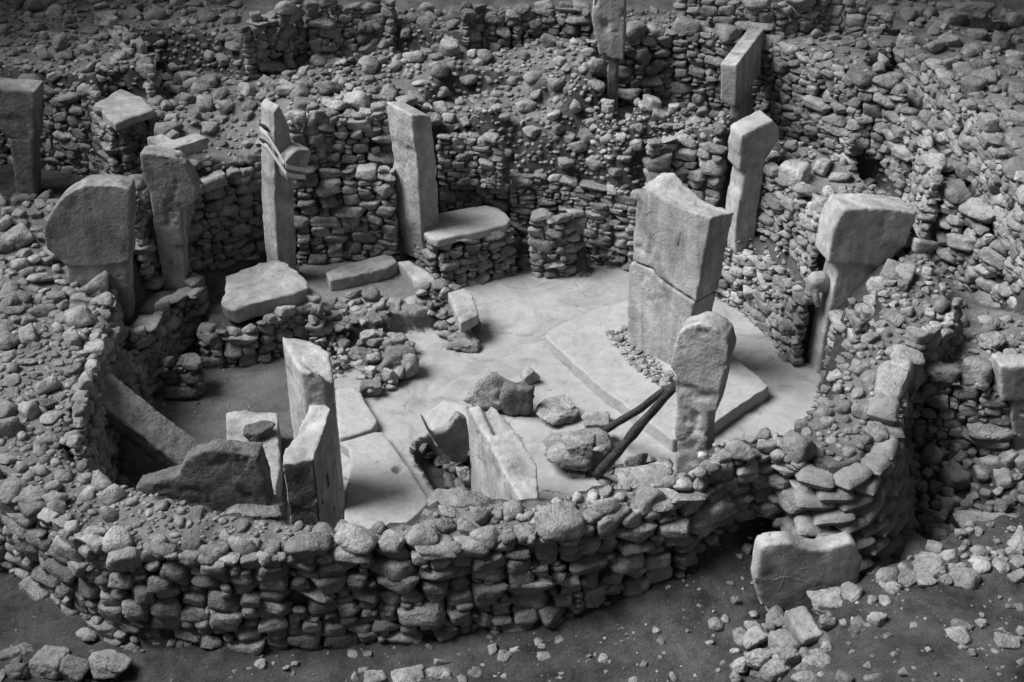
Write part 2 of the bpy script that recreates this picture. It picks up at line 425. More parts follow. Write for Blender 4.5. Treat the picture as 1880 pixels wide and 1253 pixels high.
# bench on the left
zone([(205, 700, .75), (240, 650, .85), (268, 603, 1.0), (291, 568, 1.0), (328, 543, .95), (368, 530, .8), (420, 500, .5), (485, 480, .4), (492, 318, 1.92)] + top('left_back')[::-1] + top('behind_two')[::-1] + [(215, 420, 2.3),
      (199, 535, 1.52), (194, 565, 1.58), (175, 620, 1.7), (160, 690, 1.75)],
     [(215, 680, .75), (260, 600, .95), (300, 545, .95), (360, 520, .8), (420, 490, .45), (480, 480, .35)], SOIL, .04)
zone([(368, 600, .62), (405, 606, .62), (480, 595, .62), (566, 562, .62), (575, 520, .6), (520, 490, .5), (400, 500, .6), (370, 540, .72)], 0.58, SOIL, .03)
zone([(772, 428, .82), (803, 446, .82), (870, 436, .82), (940, 420, .82), (925, 385, .82), (800, 385, .82)], .74, SOIL, .02)
zone([(972, 400, 1.0), (985, 378, 1.15), (1010, 372, 1.15), (1064, 388, 1.1), (1080, 345, 1.65), (985, 330, 1.65)], 1.05, SOIL, .03)
# bench on the right
zone(top('bench_right') + [(1535, 586, 1.25), (1590, 576, 1.6), (1640, 522, 1.85), (1668, 470, 1.95), (1640, 420, 2.1), (1560, 380, 2.2)] + top('upper_right')[::-1] + [(1425, 268, 2.6), (1345, 240, 2.6)] + top('block_wall')[::-1] + [(1180, 368, 1.3)],
     [(1220, 390, 1.2), (1300, 430, 1.08), (1400, 450, 1.15), (1430, 420, 1.35), (1450, 500, 1.0), (1500, 560, 1.0), (1490, 450, 1.25), (1535, 575, 1.2), (1580, 565, 1.55), (1630, 520, 1.85), (1640, 480, 1.95), (1530, 520, 1.1), (1260, 330, 1.2), (1360, 400, 1.2)], SOIL, .05)
zone([(1462, 690, 0), (1500, 722, 0), (1535, 705, 0), (1535, 670, 0), (1500, 645, 0), (1468, 655, 0)], 0.0, FLOOR, .008)
# sunken places beyond the ring
zone([(1108, 162, 2.95), (1085, 95, 2.75), (1150, 78, 2.95), (1230, 62, 3.0), (1330, 72, 3.0), (1417, 90, 2.9), (1478, 108, 2.9), (1533, 138, 2.8), (1585, 165, 2.7), (1650, 172, 2.7), (1700, 260, 2.3), (1725, 345, 2.0), (1790, 410, 1.8), (1860, 470, 1.7), (1930, 530, 1.7),
      (2100, 600, 1.4), (1900, 590, 1.4), (1775, 600, 1.6), (1755, 560, 1.85), (1735, 490, 2.0), (1716, 455, 2.1), (1690, 410, 2.2), (1640, 360, 2.35), (1570, 295, 2.5),
      (1500, 262, 2.6), (1440, 245, 2.7), (1345, 205, 2.85), (1280, 185, 2.9), (1140, 165, 2.95)],
     [(1200, 180, 1.2), (1400, 200, 1.2), (1500, 265, 1.15), (1600, 300, 1.0), (1680, 320, 1.05), (1660, 230, 1.5), (1750, 440, .75), (1800, 540, .75), (1720, 400, .8), (1700, 680, 1.4), (1850, 680, 1.4), (2000, 680, 1.4), (1780, 620, 1.35)], RUBBLE, .06)
zone(top('rear_curve')[:4] + [(1573, 268, 1.8), (1529, 231, 1.9), (1478, 204, 2.0), (1417, 190, 2.0)], [(1440, 190, 2.0), (1500, 215, 1.95), (1560, 260, 1.8)], RUBBLE, .05)
zone([(1660, 60, 3.2), (1755, 165, 3.1), (1800, 220, 3.0), (1860, 300, 2.9), (1930, 390, 2.9), (2000, 540, 1.7), (1930, 530, 1.7), (1860, 470, 1.7), (1790, 410, 1.8), (1725, 345, 2.0), (1700, 260, 2.3), (1650, 172, 2.7), (1600, 120, 2.9)],
     [(1680, 150, 2.6), (1720, 240, 2.3), (1760, 350, 1.95), (1830, 430, 1.75), (1900, 500, 1.7), (1780, 240, 2.3), (1860, 350, 2.0)], RUBBLE, .08)
zone([(180, 340, 2.2), (300, 300, 2.25), (350, 200, 2.6), (300, 130, 2.85), (230, 140, 2.85)], 2.42, RUBBLE, .05)
zone([(-500, 430, 2.1), (0, 372, 2.1), (100, 360, 2.1), (190, 332, 2.2), (262, 318, 2.2), (292, 215, 2.55), (182, 185, 2.7), (95, 168, 2.7), (0, 150, 2.75), (-500, 150, 2.75)], 1.2, SOIL, .04)
zone([(176, 205, 2.55), (211, 231, 2.55), (281, 210, 2.55), (262, 178, 2.55), (222, 162, 2.55)], 2.48, SOIL, .02)
zone([(285, 150, 2.8), (270, 110, 2.95), (230, 75, 3.1), (190, 40, 3.2), (300, 20, 3.4), (400, 30, 3.4), (440, 62, 3.3), (470, 50, 3.35), (520, 34, 3.4), (548, 10, 3.5), (560, 22, 3.4), (630, 14, 3.4), (725, 15, 3.4), (720, 90, 2.95), (560, 130, 2.9), (420, 165, 2.8), (335, 200, 2.65), (285, 190, 2.7)],
     [(300, 170, 1.9), (420, 130, 1.9), (350, 80, 2.4), (300, 40, 3.0), (400, 45, 2.9), (500, 120, 1.95), (600, 110, 2.5), (700, 100, 2.5), (240, 60, 2.7)], RUBBLE, .08)
zone([(725, 15, 3.4), (845, 45, 3.2), (800, 95, 2.95), (730, 100, 2.95)], 2.3, SOIL, .05)
zone([(935, 25, 3.25), (1000, 18, 3.25), (1085, 25, 3.25), (1095, 78, 2.95), (1020, 72, 2.95), (960, 85, 2.95), (880, 100, 2.95), (850, 60, 3.1), (890, 25, 3.25)], [(900, 90, 2.6), (1000, 60, 2.4), (1080, 60, 2.4)], SOIL, .04)

def axis(segs):
    out = []
    for a, b, st in segs:
        out += list(np.arange(a, b, st))
    out.append(segs[-1][1])
    return np.array(out)
gx = axis([(-300, -60, 30), (-60, -24, 3), (-24, -15, .5), (-15, 15, .075), (15, 24, .5), (24, 60, 3), (60, 300.1, 30)])
gy = axis([(-60, 0, 6), (0, 8, .5), (8, 10.5, .15), (10.5, 32, .075), (32, 46, .3), (46, 70, 3), (70, 400.1, 30)])
GX, GY = np.meshgrid(gx, gy)
HZ = 3.0 + np.clip((GY - 27) * .06, 0, 1.5) + 0.5 * np.clip((-GX - 7) * .12, 0, 1) * np.clip((GY - 25) / 4, 0, 1)
MATI = np.full(GX.shape, RUBBLE)
RGH = np.full(GX.shape, .09)
jx = 0.07 * fbm(np.stack([GX * 1.7, GY * 1.7, GX * 0 + 3.1], -1), 3)
jy = 0.07 * fbm(np.stack([GX * 1.7, GY * 1.7, GX * 0 + 9.7], -1), 3)
for P, ctrl, mi, rg in zones:
    bx0, by0 = P.min(0) - .3; bx1, by1 = P.max(0) + .3
    sel = (GX > bx0) & (GX < bx1) & (GY > by0) & (GY < by1)
    if not sel.any(): continue
    x, y = GX[sel], GY[sel]
    ins = inside(P, x + jx[sel], y + jy[sel])
    idx = np.argwhere(sel)[ins]
    h = idw(ctrl, x[ins], y[ins])
    HZ[idx[:, 0], idx[:, 1]] = h
    MATI[idx[:, 0], idx[:, 1]] = mi
    RGH[idx[:, 0], idx[:, 1]] = rg
def blur(A, n=1):
    for _ in range(n):
        B = A.copy()
        B[1:-1] = .25 * A[:-2] + .5 * A[1:-1] + .25 * A[2:]
        A = B.copy()
        A[:, 1:-1] = .25 * B[:, :-2] + .5 * B[:, 1:-1] + .25 * B[:, 2:]
    return A
HZ = blur(HZ, 1)
RB = blur(RGH, 4)
pp = np.stack([GX, GY, GX * 0], -1)
HZ += RB * (1.6 * fbm(pp * 1.1, 4) + 1.5 * fbm(pp * 4.5 + 5, 4, .6))
IXU = np.interp
def ground_z(x, y):
    """bilinear height of the terrain"""
    i = np.clip(np.searchsorted(gx, x) - 1, 0, len(gx) - 2)
    j = np.clip(np.searchsorted(gy, y) - 1, 0, len(gy) - 2)
    u = (x - gx[i]) / (gx[i + 1] - gx[i]); v = (y - gy[j]) / (gy[j + 1] - gy[j])
    return float((HZ[j, i] * (1 - u) + HZ[j, i + 1] * u) * (1 - v) + (HZ[j + 1, i] * (1 - u) + HZ[j + 1, i + 1] * u) * v)
def on_ground(px, py, it=4, z=1.0):
    """terrain point seen at a pixel (march along the view ray from above)"""
    d = _F + (px - W0 / 2) / FOC * _R + (py - H0 / 2) / FOC * _D
    t = 8.0
    step = .06
    while t < 60:
        p = CAM + d * t
        if p[2] < ground_z(p[0], p[1]): break
        t += step
    return CAM + d * t

ny, nx = GX.shape
vid = np.arange(ny * nx).reshape(ny, nx)
quads = np.stack([vid[:-1, :-1], vid[:-1, 1:], vid[1:, 1:], vid[1:, :-1]], -1).reshape(-1, 4)
qm = MATI[:-1, :-1].copy()
_c = np.stack([HZ[:-1, :-1], HZ[1:, :-1], HZ[:-1, 1:], HZ[1:, 1:]])
qm[((_c.max(0) - _c.min(0)) > .09) & (qm > RUBBLE)] = SOIL
qm = qm.reshape(-1)
allv = np.stack([GX, GY, HZ], -1).reshape(-1, 3)
steep = np.zeros(GX.shape, bool)
_s = (_c.max(0) - _c.min(0)) > .10
for a_ in (slice(0, -1), slice(1, None)):
    for b_ in (slice(0, -1), slice(1, None)):
        steep[a_, b_] |= _s
MASK = {k: blur(((MATI == k) & ~steep).astype(float), 3) for k in (RUBBLE, DUSTY, FLOOR, DIM)}
def terrain_piece(name, mi, mat, label):
    q = quads[qm == mi]
    u, inv = np.unique(q, return_inverse=True)
    me = bpy.data.meshes.new(name)
    v = allv[u]
    f = inv.reshape(-1, 4)
    me.vertices.add(len(v)); me.vertices.foreach_set('co', v.ravel())
    me.loops.add(f.size); me.loops.foreach_set('vertex_index', f.ravel())
    me.polygons.add(len(f))
    me.polygons.foreach_set('loop_start', np.arange(0, f.size, 4)); me.polygons.foreach_set('loop_total', np.full(len(f), 4))
    me.polygons.foreach_set('use_smooth', np.ones(len(f), bool))
    for k, nm in ((RUBBLE, 'rubble'), (DUSTY, 'dusty'), (FLOOR, 'lime'), (DIM, 'dim')):
        at_ = me.attributes.new(nm, 'FLOAT', 'POINT')
        at_.data.foreach_set('value', MASK[k].ravel()[u])
    me.update(); me.validate()
    me.materials.append(mat)
    o = link(bpy.data.objects.new(name, me))
    return tag(o, label, None, None, 'structure')
T = {}
T[SOIL] = terrain_piece('ground', SOIL, M['terrain'], 'dark bare earth around and beside the stone ring')
T[RUBBLE] = terrain_piece('stony_ground', RUBBLE, M['terrain'], 'stony earth of the ring fill and the excavated banks')
T[DUSTY] = terrain_piece('dusty_ledge', DUSTY, M['terrain'], 'dusty ledge and raised floor at the back of the ring')
T[FLOOR] = terrain_piece('enclosure_floor', FLOOR, M['terrain'], 'pale smooth floor inside the stone ring')
T[DIM] = terrain_piece('trodden_floor', DIM, M['terrain'], 'dark trodden floor at the left inside the ring')

# ------------------------------------------------------------------ stones
def ico(sub):
    bm = bmesh.new()
    bmesh.ops.create_icosphere(bm, subdivisions=sub, radius=1.0)
    v = np.array([x.co[:] for x in bm.verts])
    f = [[y.index for y in x.verts] for x in bm.faces]
    bm.free()
    return v / np.linalg.norm(v, axis=1)[:, None], f
ICO = {s: ico(s) for s in (1, 2, 3, 4, 5)}
def stone_shape(r, sub=3, style='block', amp=.075):
    """rounded convex block with flat facets; fits the box -.5..+.5"""
    d, f = ICO[sub]
    N = []; Hh = []
    if style == 'block':
        ax = np.vstack([np.eye(3), -np.eye(3)]) + r.normal(0, .16, (6, 3))
        hh = 1 + r.uniform(-.08, .08, 6)
        N.append(ax); Hh.append(hh)
        k = r.randint(4, 8)
        ob = r.normal(0, 1, (k, 3)); ob /= np.linalg.norm(ob, axis=1)[:, None]
        N.append(ob); Hh.append(r.uniform(1.0, 1.45, k))
        p = r.uniform(22, 46)
    elif style == 'round':
        k = r.randint(14, 20)
        ob = r.normal(0, 1, (k, 3)); ob /= np.linalg.norm(ob, axis=1)[:, None]
        N.append(ob); Hh.append(r.uniform(.85, 1.15, k))
        p = r.uniform(11, 18)
    else:
        k = r.randint(9, 12)
        ob = r.normal(0, 1, (k, 3)); ob /= np.linalg.norm(ob, axis=1)[:, None]
        N.append(ob); Hh.append(r.uniform(.75, 1.2, k))
        ax = np.vstack([np.eye(3), -np.eye(3)]) + r.normal(0, .3, (6, 3))
        N.append(ax); Hh.append(r.uniform(.9, 1.3, 6))
        p = r.uniform(24, 40)
    N = np.vstack(N); N /= np.linalg.norm(N, axis=1)[:, None]
    Hh = np.concatenate(Hh)
    q = np.clip(d @ N.T, 0, None) / Hh
    rad = (q ** p).sum(1) ** (-1 / p)
    v = d * rad[:, None]
    o = r.uniform(0, 90, 3)
    rdg = np.abs(fbm(v * 2.6 + o + 31, 2))
    v = v * (1 + amp * 2.6 * fbm(v * 1.5 + o, 3)[:, None] + amp * 1.8 * fbm(v * 4.5 + o, 3)[:, None] - amp * 2.2 * np.clip(.09 - rdg, 0, 1)[:, None] / .09 * .35)
    lo, hi = v.min(0), v.max(0)
    return (v - (lo + hi) / 2) / (hi - lo), f
def lib_mesh(name, v, f, mat):
    me = bpy.data.meshes.new(name)
    me.from_pydata(v.tolist(), [], f)
    me.polygons.foreach_set('use_smooth', [True] * len(f))
    me.materials.append(mat)
    return me
r0 = np.random.RandomState(77)
STY = ['block'] * 22 + ['round'] * 12 + ['shard'] * 12
SH_HI = [stone_shape(r0, 3, s) for s in STY]
SH_LO = [stone_shape(np.random.RandomState(500 + i), 2, s) for i, s in enumerate(STY)]
LIB = {k: [lib_mesh('stone', v, f, M[k]) for v, f in SH_HI] for k in ('stone', 'dark_stone')}
def rot(rx, ry, rz):
    return np.array(Matrix.Rotation(rz, 3, 'Z') @ Matrix.Rotation(ry, 3, 'Y') @ Matrix.Rotation(rx, 3, 'X'))
def seen_px(c, dims):
    x, y, dz = proj(c)
    if x < -60 or x > W0 + 60 or y < -60 or y > H0 + 60: return 0.0
    return FOC / dz * max(dims)
def emit(stones, root, mat='stone', limit=300, name='stone', minpx=9.0):
    """stones: (centre, dims, 3x3 rotation, style idx). the largest in view become parts, the others one joined part"""
    sc = sorted(range(len(stones)), key=lambda i: -seen_px(stones[i][0], stones[i][1]))
    keep = [i for i in sc[:limit] if seen_px(stones[i][0], stones[i][1]) >= minpx]
    ks = set(keep)
    rest = [i for i in sc if i not in ks]
    base = np.array(root.location)
    for i in keep:
        c, dm, R, s = stones[i]
        o = bpy.data.objects.new(name, LIB[mat][s])
        A = np.eye(4)
        A[:3, :3] = R @ np.diag(dm)
        A[:3, 3] = np.asarray(c) - base
        o.parent = root
        o.matrix_basis = Matrix(A.tolist())
        col.objects.link(o)
    if rest:
        V = []; Fc = []; n = 0
        for i in rest:
            c, dm, R, s = stones[i]
            v, f = SH_LO[s]
            V.append((v * np.asarray(dm)) @ R.T + np.asarray(c))
            Fc.append(np.array(f) + n)
            n += len(v)
        V = np.vstack(V); Fc = np.vstack(Fc)
        me = bpy.data.meshes.new('small_stones')
        me.vertices.add(len(V)); me.vertices.foreach_set('co', (V - base).ravel())
        me.loops.add(Fc.size); me.loops.foreach_set('vertex_index', Fc.ravel())
        me.polygons.add(len(Fc))
        me.polygons.foreach_set('loop_start', np.arange(0, Fc.size, 3)); me.polygons.foreach_set('loop_total', np.full(len(Fc), 3))
        me.polygons.foreach_set('use_smooth', np.ones(len(Fc), bool))
        me.update(); me.materials.append(M[mat])
        o = bpy.data.objects.new('small_stones', me)
        o['kind'] = 'stuff'
        link(o, root)

def pack_wall(line, size=.34, aspect=(.45, .8), r=None, batter=.06, cap=1.0, jut=.05, flip=False, style=None, out=None, crest=0):
    """stones laid on a rising skyline along a plan line: irregular coursed dry masonry"""
    r = r or np.random.RandomState(1)
    P = np.array([at(p[0], p[1], p[2])[:2] for p in line])
    zt = np.array([p[2] for p in line]); zb = np.array([p[3] for p in line])
    seg = np.linalg.norm(np.diff(P, axis=0), axis=1)
    S = np.concatenate([[0], np.cumsum(seg)])
    Ltot = S[-1]
    ds = .03
    nb = max(4, int(Ltot / ds))
    s = (np.arange(nb) + .5) * Ltot / nb
    bx = np.interp(s, S, P[:, 0]); by = np.interp(s, S, P[:, 1])
    k = 9
    ker = np.ones(k) / k
    bxs = np.convolve(np.pad(bx, k // 2, mode='edge'), ker, 'valid'); bys = np.convolve(np.pad(by, k // 2, mode='edge'), ker, 'valid')
    tx = np.gradient(bxs); ty = np.gradient(bys)
    tl = np.hypot(tx, ty) + 1e-9
    tx, ty = tx / tl, ty / tl
    nxv, nyv = ty, -tx
    mid = nb // 2
    if (nxv[mid] * (CAM[0] - bx[mid]) + nyv[mid] * (CAM[1] - by[mid]) < 0) != flip:
        nxv, nyv = -nxv, -nyv
    t1 = np.interp(s, S, zt) + .10 * size * 2 * fbm(np.stack([s * 2.2, s * 0 + 3, s * 0 + zt[0]], -1), 3)
    sk = np.interp(s, S, zb) - .08
    z0 = sk.copy()
    ceil_ = t1 + cap * size * .22
    res = []
    guard = 0
    while guard < 6000:
        guard += 1
        i = int(np.argmin(np.where(sk >= ceil_ - .04, 1e9, sk)))
        if sk[i] >= ceil_[i] - .04: break
        lvl = sk[i]
        a = i
        while a > 0 and abs(sk[a - 1] - lvl) < .05: a -= 1
        b = i
        while b < nb - 1 and abs(sk[b + 1] - lvl) < .05: b += 1
        span = (b - a + 1) * ds
        w = size * math.exp(r.normal(-.16, .44))
        if r.rand() < .20: w *= .5
        w = min(max(w, .09), size * 2.3)
        asp = r.uniform(*aspect)
        if span < w * 1.35:
            w = span
            if span < size * .3: asp = r.uniform(.7, 1.25)
        h = min(max(w * asp, .055), size * 1.15)
        if w > size * 1.3: h = min(h, size * .75)
        n = max(1, int(round(w / ds)))
        a0 = a if r.rand() < .5 else max(a, b - n + 1)
        b0 = min(a0 + n, nb)
        cz = lvl + h / 2
        room = ceil_[min((a0 + b0) // 2, nb - 1)] - lvl
        if h > room * 1.25 and room > .05:
            h = max(room * 1.1, .06); cz = lvl + h / 2
        c = min((a0 + b0) // 2, nb - 1)
        d = min(max(w * r.uniform(.6, 1.0), .16), .5)
        frac = (cz - z0[c])
        push = .13 + r.uniform(-.6, 1) * jut - frac * batter - d * .22
        ctr = np.array([bx[c] + nxv[c] * push, by[c] + nyv[c] * push, cz])
        ang = math.atan2(ty[c], tx[c])
        slope = 0
        if b0 - a0 > 3:
            slope = math.atan2(sk[min(b0, nb - 1)] - sk[max(a0 - 1, 0)], w) * .12
        R = rot(0, 0, ang) @ rot(r.normal(0, .12), -slope + r.normal(0, .10), r.normal(0, .18))
        if r.rand() < .5: R = R @ rot(0, 0, math.pi)
        if style is None:
            q_ = r.rand(); si = r.randint(0, 22) if q_ < .62 else (r.randint(34, len(STY)) if q_ < .9 else r.randint(22, 34))
        else: si = r.randint(*style)
        res.append((ctr, (w * 1.07, d, h * 1.10), R, si))
        sk[a0:b0] = lvl + h * r.uniform(.94, 1.0)
    # a cap of uneven stones set back on the fill
    if crest:
        q = r.uniform(0, .2)
        while q < Ltot:
            w = size * crest * math.exp(r.normal(0, .28))
            c = min(int((q + w / 2) / Ltot * nb), nb - 1)
            h = w * r.uniform(.5, .8); d = w * r.uniform(.7, 1.0)
            if r.rand() < .86:
                push = .05 - d * .3 + r.uniform(-.1, .08)
                res.append((np.array([bx[c] + nxv[c] * push, by[c] + nyv[c] * push, t1[c] + h * .32]), (w, d, h),
                            rot(0, 0, math.atan2(ty[c], tx[c])) @ rot(r.normal(0, .15), r.normal(0, .12), r.normal(0, .35)), r.randint(0, len(STY))))
            q += w * r.uniform(.92, 1.15)
    if out is not None: out.extend(res)
    return res

def plan_bbox(P):
    return P.min(0), P.max(0)
def scatter(poly_px, n, smin, smax, r, zproj=None, flat=.6, sink=.25, avoid=None, power=2.0, gap=.8, stack=False):
    """loose stones lying on the terrain inside a pixel polygon"""
    P = np.array(poly_px, float)
    lo, hi = P.min(0), P.max(0)
    res = []; placed = []
    tries = 0
    while len(res) < n and tries < n * 12:
        tries += 1
        q = r.uniform(lo, hi)
        if not inside(P, np.array([q[0]]), np.array([q[1]]))[0]: continue
        g = on_ground_fast(q[0], q[1])
        if g is None: continue
        s = smin + (smax - smin) * r.rand() ** power
        ok = True
        if placed:
            A = np.array(placed)
            ok = not ((A[:, 0] - g[0]) ** 2 + (A[:, 1] - g[1]) ** 2 + (A[:, 3] - g[2]) ** 2 < ((s + A[:, 2]) * .5 * gap) ** 2).any()
        if not ok: continue
        placed.append((g[0], g[1], s, g[2]))
        a = r.uniform(.65, 1.0); hgt = r.uniform(.45, .95) * flat / .6
        dims = (s, s * a, s * a * min(hgt, 1.1))
        R = rot(r.normal(0, .25), r.normal(0, .25), r.uniform(0, 6.28))
        res.append((np.array([g[0], g[1], g[2] + dims[2] * (.5 - sink)]), dims, R, r.randint(0, len(STY))))
    return res
# one depth lookup for the whole picture, so that scattering is quick
_gw, _gh = 236, 168
_ux = np.linspace(-60, W0 + 60, _gw); _uy = np.linspace(-60, H0 + 60, _gh)
def _cast():
    A, B = np.meshgrid(_ux, _uy)
    dirs = _F[None, None] + ((A - W0 / 2) / FOC)[..., None] * _R + ((B - H0 / 2) / FOC)[..., None] * _D
    t = np.full(A.shape, 9.0); live = np.ones(A.shape, bool)
    for _ in range(900):
        p = CAM + dirs * t[..., None]
        ii = np.clip(np.searchsorted(gx, p[..., 0]) - 1, 0, len(gx) - 2); jj = np.clip(np.searchsorted(gy, p[..., 1]) - 1, 0, len(gy) - 2)
        hit = p[..., 2] < HZ[jj, ii]
        live &= ~hit
        if not live.any(): break
        t = np.where(live, t + .05, t)
    return t
_TT = _cast()
_pad = np.pad(_TT, 1, mode='edge')
_TM = np.min([_pad[a:a + _gh, b:b + _gw] for a in range(3) for b in range(3)], 0)
def on_ground_fast(px, py):
    i = int(np.clip(np.searchsorted(_ux, px), 0, _gw - 1)); j = int(np.clip(np.searchsorted(_uy, py), 0, _gh - 1))
    t = _TM[j, i] - .25
    d = _F + (px - W0 / 2) / FOC * _R + (py - H0 / 2) / FOC * _D
    for _ in range(260):
        p = CAM + d * t
        if p[2] < ground_z(p[0], p[1]): return p
        t += .03
    return p

def wall(key, name, label, size, seed, extra=None, mat='stone', group=None, **kw):
    ln = L[key]
    mid = ln[len(ln) // 2]
    w = at(mid[0], mid[1], mid[2])
    root = empty(name, (w[0], w[1], mid[3]), label, 'wall', group, 'thing')
    r = np.random.RandomState(seed)
    st = pack_wall(ln, size, r=r, **kw)
    for e in (extra or []):
        st += scatter(*e[:4], r=r, **(e[4] if len(e) > 4 else {}))
    emit(st, root, mat)
    return root

_gv, _gf = zip(*[stone_shape(np.random.RandomState(700 + i), 1, STY[(i * 7) % len(STY)]) for i in range(10)])
def gravel(ground, polys, seed, name='gravel'):
    """grit and chips too small to pick apart"""
    r = np.random.RandomState(seed)
    V = []; Fc = []; n = 0
    for poly, cnt, smin, smax in polys:
        P = np.array(poly, float); lo, hi = P.min(0), P.max(0)
        q = r.uniform(lo, hi, (cnt * 3, 2))
        q = q[inside(P, q[:, 0], q[:, 1])][:cnt]
        den = fbm(np.stack([q[:, 0] * .012, q[:, 1] * .02, q[:, 0] * 0 + seed], -1), 3)
        q = q[r.rand(len(q)) < np.clip(.5 + den * 2.5, .08, 1)]
        for a in q:
            g = on_ground_fast(a[0], a[1])
            sz = smin + (smax - smin) * r.rand() ** 3
            i = r.randint(10)
            d = sz * np.array([1, r.uniform(.6, 1), r.uniform(.35, .8)])
            V.append((_gv[i] * d) @ rot(r.normal(0, .3), r.normal(0, .3), r.uniform(0, 6.28)).T + g + np.array([0, 0, d[2] * .2]))
            Fc.append(np.array(_gf[i]) + n); n += len(_gv[i])
    V = np.vstack(V); Fc = np.vstack(Fc)
    me = bpy.data.meshes.new(name)
    me.vertices.add(len(V)); me.vertices.foreach_set('co', V.ravel())
    me.loops.add(Fc.size); me.loops.foreach_set('vertex_index', Fc.ravel())
    me.polygons.add(len(Fc))
    me.polygons.foreach_set('loop_start', np.arange(0, Fc.size, 3)); me.polygons.foreach_set('loop_total', np.full(len(Fc), 3))
    me.update(); me.materials.append(M['stone'])
    o = bpy.data.objects.new(name, me)
    o['kind'] = 'stuff'
    link(o, ground)

# ------------------------------------------------------------------ dry stone walls
wall('front', 'dry_stone_wall', 'long curved wall of large rough stones across the foreground', .29, 1,
     [([(0, 800), (140, 845), (260, 900), (400, 945), (520, 970), (660, 975), (900, 960), (1090, 900), (1200, 895), (1240, 880), (1255, 915), (1130, 950), (924, 985), (620, 1008), (419, 1022), (231, 1012), (108, 950), (0, 890)], 620, .05, .34), ([(780, 940), (1000, 930), (1085, 900), (1000, 955), (800, 968)], 70, .07, .32),
      ([(1250, 880), (1300, 820), (1380, 805), (1445, 800), (1490, 740), (1540, 690), (1600, 700), (1640, 740), (1620, 820), (1540, 850), (1470, 840), (1400, 825), (1310, 860), (1260, 910)], 170, .09, .40)], jut=.07, crest=1.0, aspect=(.42, .72))
wall('terrace_left', 'dry_stone_wall', 'shadowed wall face below the left earth terrace', .26, 3,
     [([(0, 560), (100, 545), (190, 545), (195, 560), (160, 690), (140, 830), (0, 800)], 230, .09, .44, dict(power=1.5)), ([(0, 365), (100, 360), (90, 400), (110, 480), (190, 545), (0, 560)], 110, .14, .5, dict(power=1.4))])
wall('behind_two', 'dry_stone_wall', 'narrow wall face between the two left pillars', .28, 4)
wall('left_back', 'dry_stone_wall', 'neatly coursed wall left of the strapped pillar', .29, 5,
     [([(290, 300), (330, 260), (480, 200), (485, 300), (420, 315), (365, 330)], 60, .08, .45, dict(power=3))], aspect=(.4, .65), crest=1.1)
wall('back_low', 'dry_stone_wall', 'lower coursed wall behind the raised floor at the back', .29, 6, aspect=(.4, .65))
wall('back_high', 'dry_stone_wall', 'upper wall of rounded stones between the strapped and the tapering pillar', .29, 7,
     [([(510, 150), (720, 140), (725, 195), (530, 225)], 80, .1, .5)], crest=1.1)
wall('back_fill', 'dry_stone_wall', 'short wall of small stones right of the tapering pillar', .19, 8)
wall('back_step', 'dry_stone_wall', 'low step wall behind the pale bench slab', .24, 9)
wall('back_right', 'dry_stone_wall', 'thin-coursed wall below the stony slope at the back', .26, 10, aspect=(.3, .55))
wall('block_wall', 'dry_stone_wall', 'wall of big squared blocks behind the central pillar', .40, 11, aspect=(.4, .6))
wall('bench_right', 'dry_stone_wall', 'leaning bench wall along the right edge of the floor', .24, 12, aspect=(.35, .6))
wall('upper_right', 'dry_stone_wall', 'upper wall left of the big right T-pillar', .28, 13,
     [([(1410, 290), (1440, 250), (1570, 300), (1640, 365), (1700, 420), (1740, 500), (1770, 595), (1650, 650), (1560, 690), (1530, 680), (1600, 560), (1640, 470), (1510, 400)], 330, .08, .40)], aspect=(.35, .6), crest=1.1)
wall('right_end', 'dry_stone_wall', 'inner end of the ring wall just right of the big T-pillar foot', .26, 29)
wall('ridge_outer', 'dry_stone_wall', 'outer face of the ring ridge above the sandbags', .28, 33)
wall('trench_right', 'dry_stone_wall', 'rough stones lining the right side of the far trench', .26, 30)
wall('bench_left', 'dry_stone_wall', 'bench wall at the foot of the two left pillars', .26, 14)
wall('under_slab', 'dry_stone_wall', 'low wall carrying the big tilted slab', .26, 15)
wall('right_face', 'dry_stone_wall', 'wall of stacked stones above the pit at the right', .29, 16,
     [([(1650, 650), (1780, 605), (1880, 580), (1880, 690), (1660, 690)], 90, .06, .34, dict(power=3))], crest=1.1)
wall('pit_left', 'dry_stone_wall', 'wall behind the far left T-pillar', .26, 17, [([(0, 60), (190, 60), (280, 150), (180, 175), (0, 140)], 170, .08, .4)])
wall('rear_right', 'dry_stone_wall', 'tall coursed wall behind the far upright block', .31, 18, [([(1150, 20), (1420, 30), (1410, 80), (1150, 68)], 130, .08, .36)], aspect=(.4, .65), crest=1.1)
wall('rear_curve', 'dry_stone_wall', 'curving wall right of the far upright block, upper course', .28, 19,
     [([(1420, 50), (1600, 60), (1680, 130), (1650, 200), (1600, 170), (1480, 100)], 80, .1, .42)], crest=1.1)
wall('rear_curve_low', 'dry_stone_wall', 'lower step of the curving wall at the far right', .24, 20, [([(1420, 150), (1500, 190), (1560, 260), (1500, 215)], 40, .08, .3)], aspect=(.35, .6))
wall('far_right', 'dry_stone_wall', 'ragged wall of rough stones high on the right bank', .31, 21, [([(1640, 10), (1880, 0), (1880, 330), (1800, 210), (1740, 140)], 70, .1, .55, dict(power=2.5))])
wall('bank_right', 'dry_stone_wall', 'rough wall of tumbled stones on the lower right bank', .31, 22,
     [([(1690, 200), (1760, 170), (1860, 310), (1880, 520), (1780, 415), (1720, 330)], 90, .1, .42)])
wall('tower', 'dry_stone_wall', 'curved tower-like wall top left beside the dark trench', .31, 23, crest=1.1)
wall('rear_left', 'dry_stone_wall', 'wall at the top edge between tower and dark hollow', .29, 24)
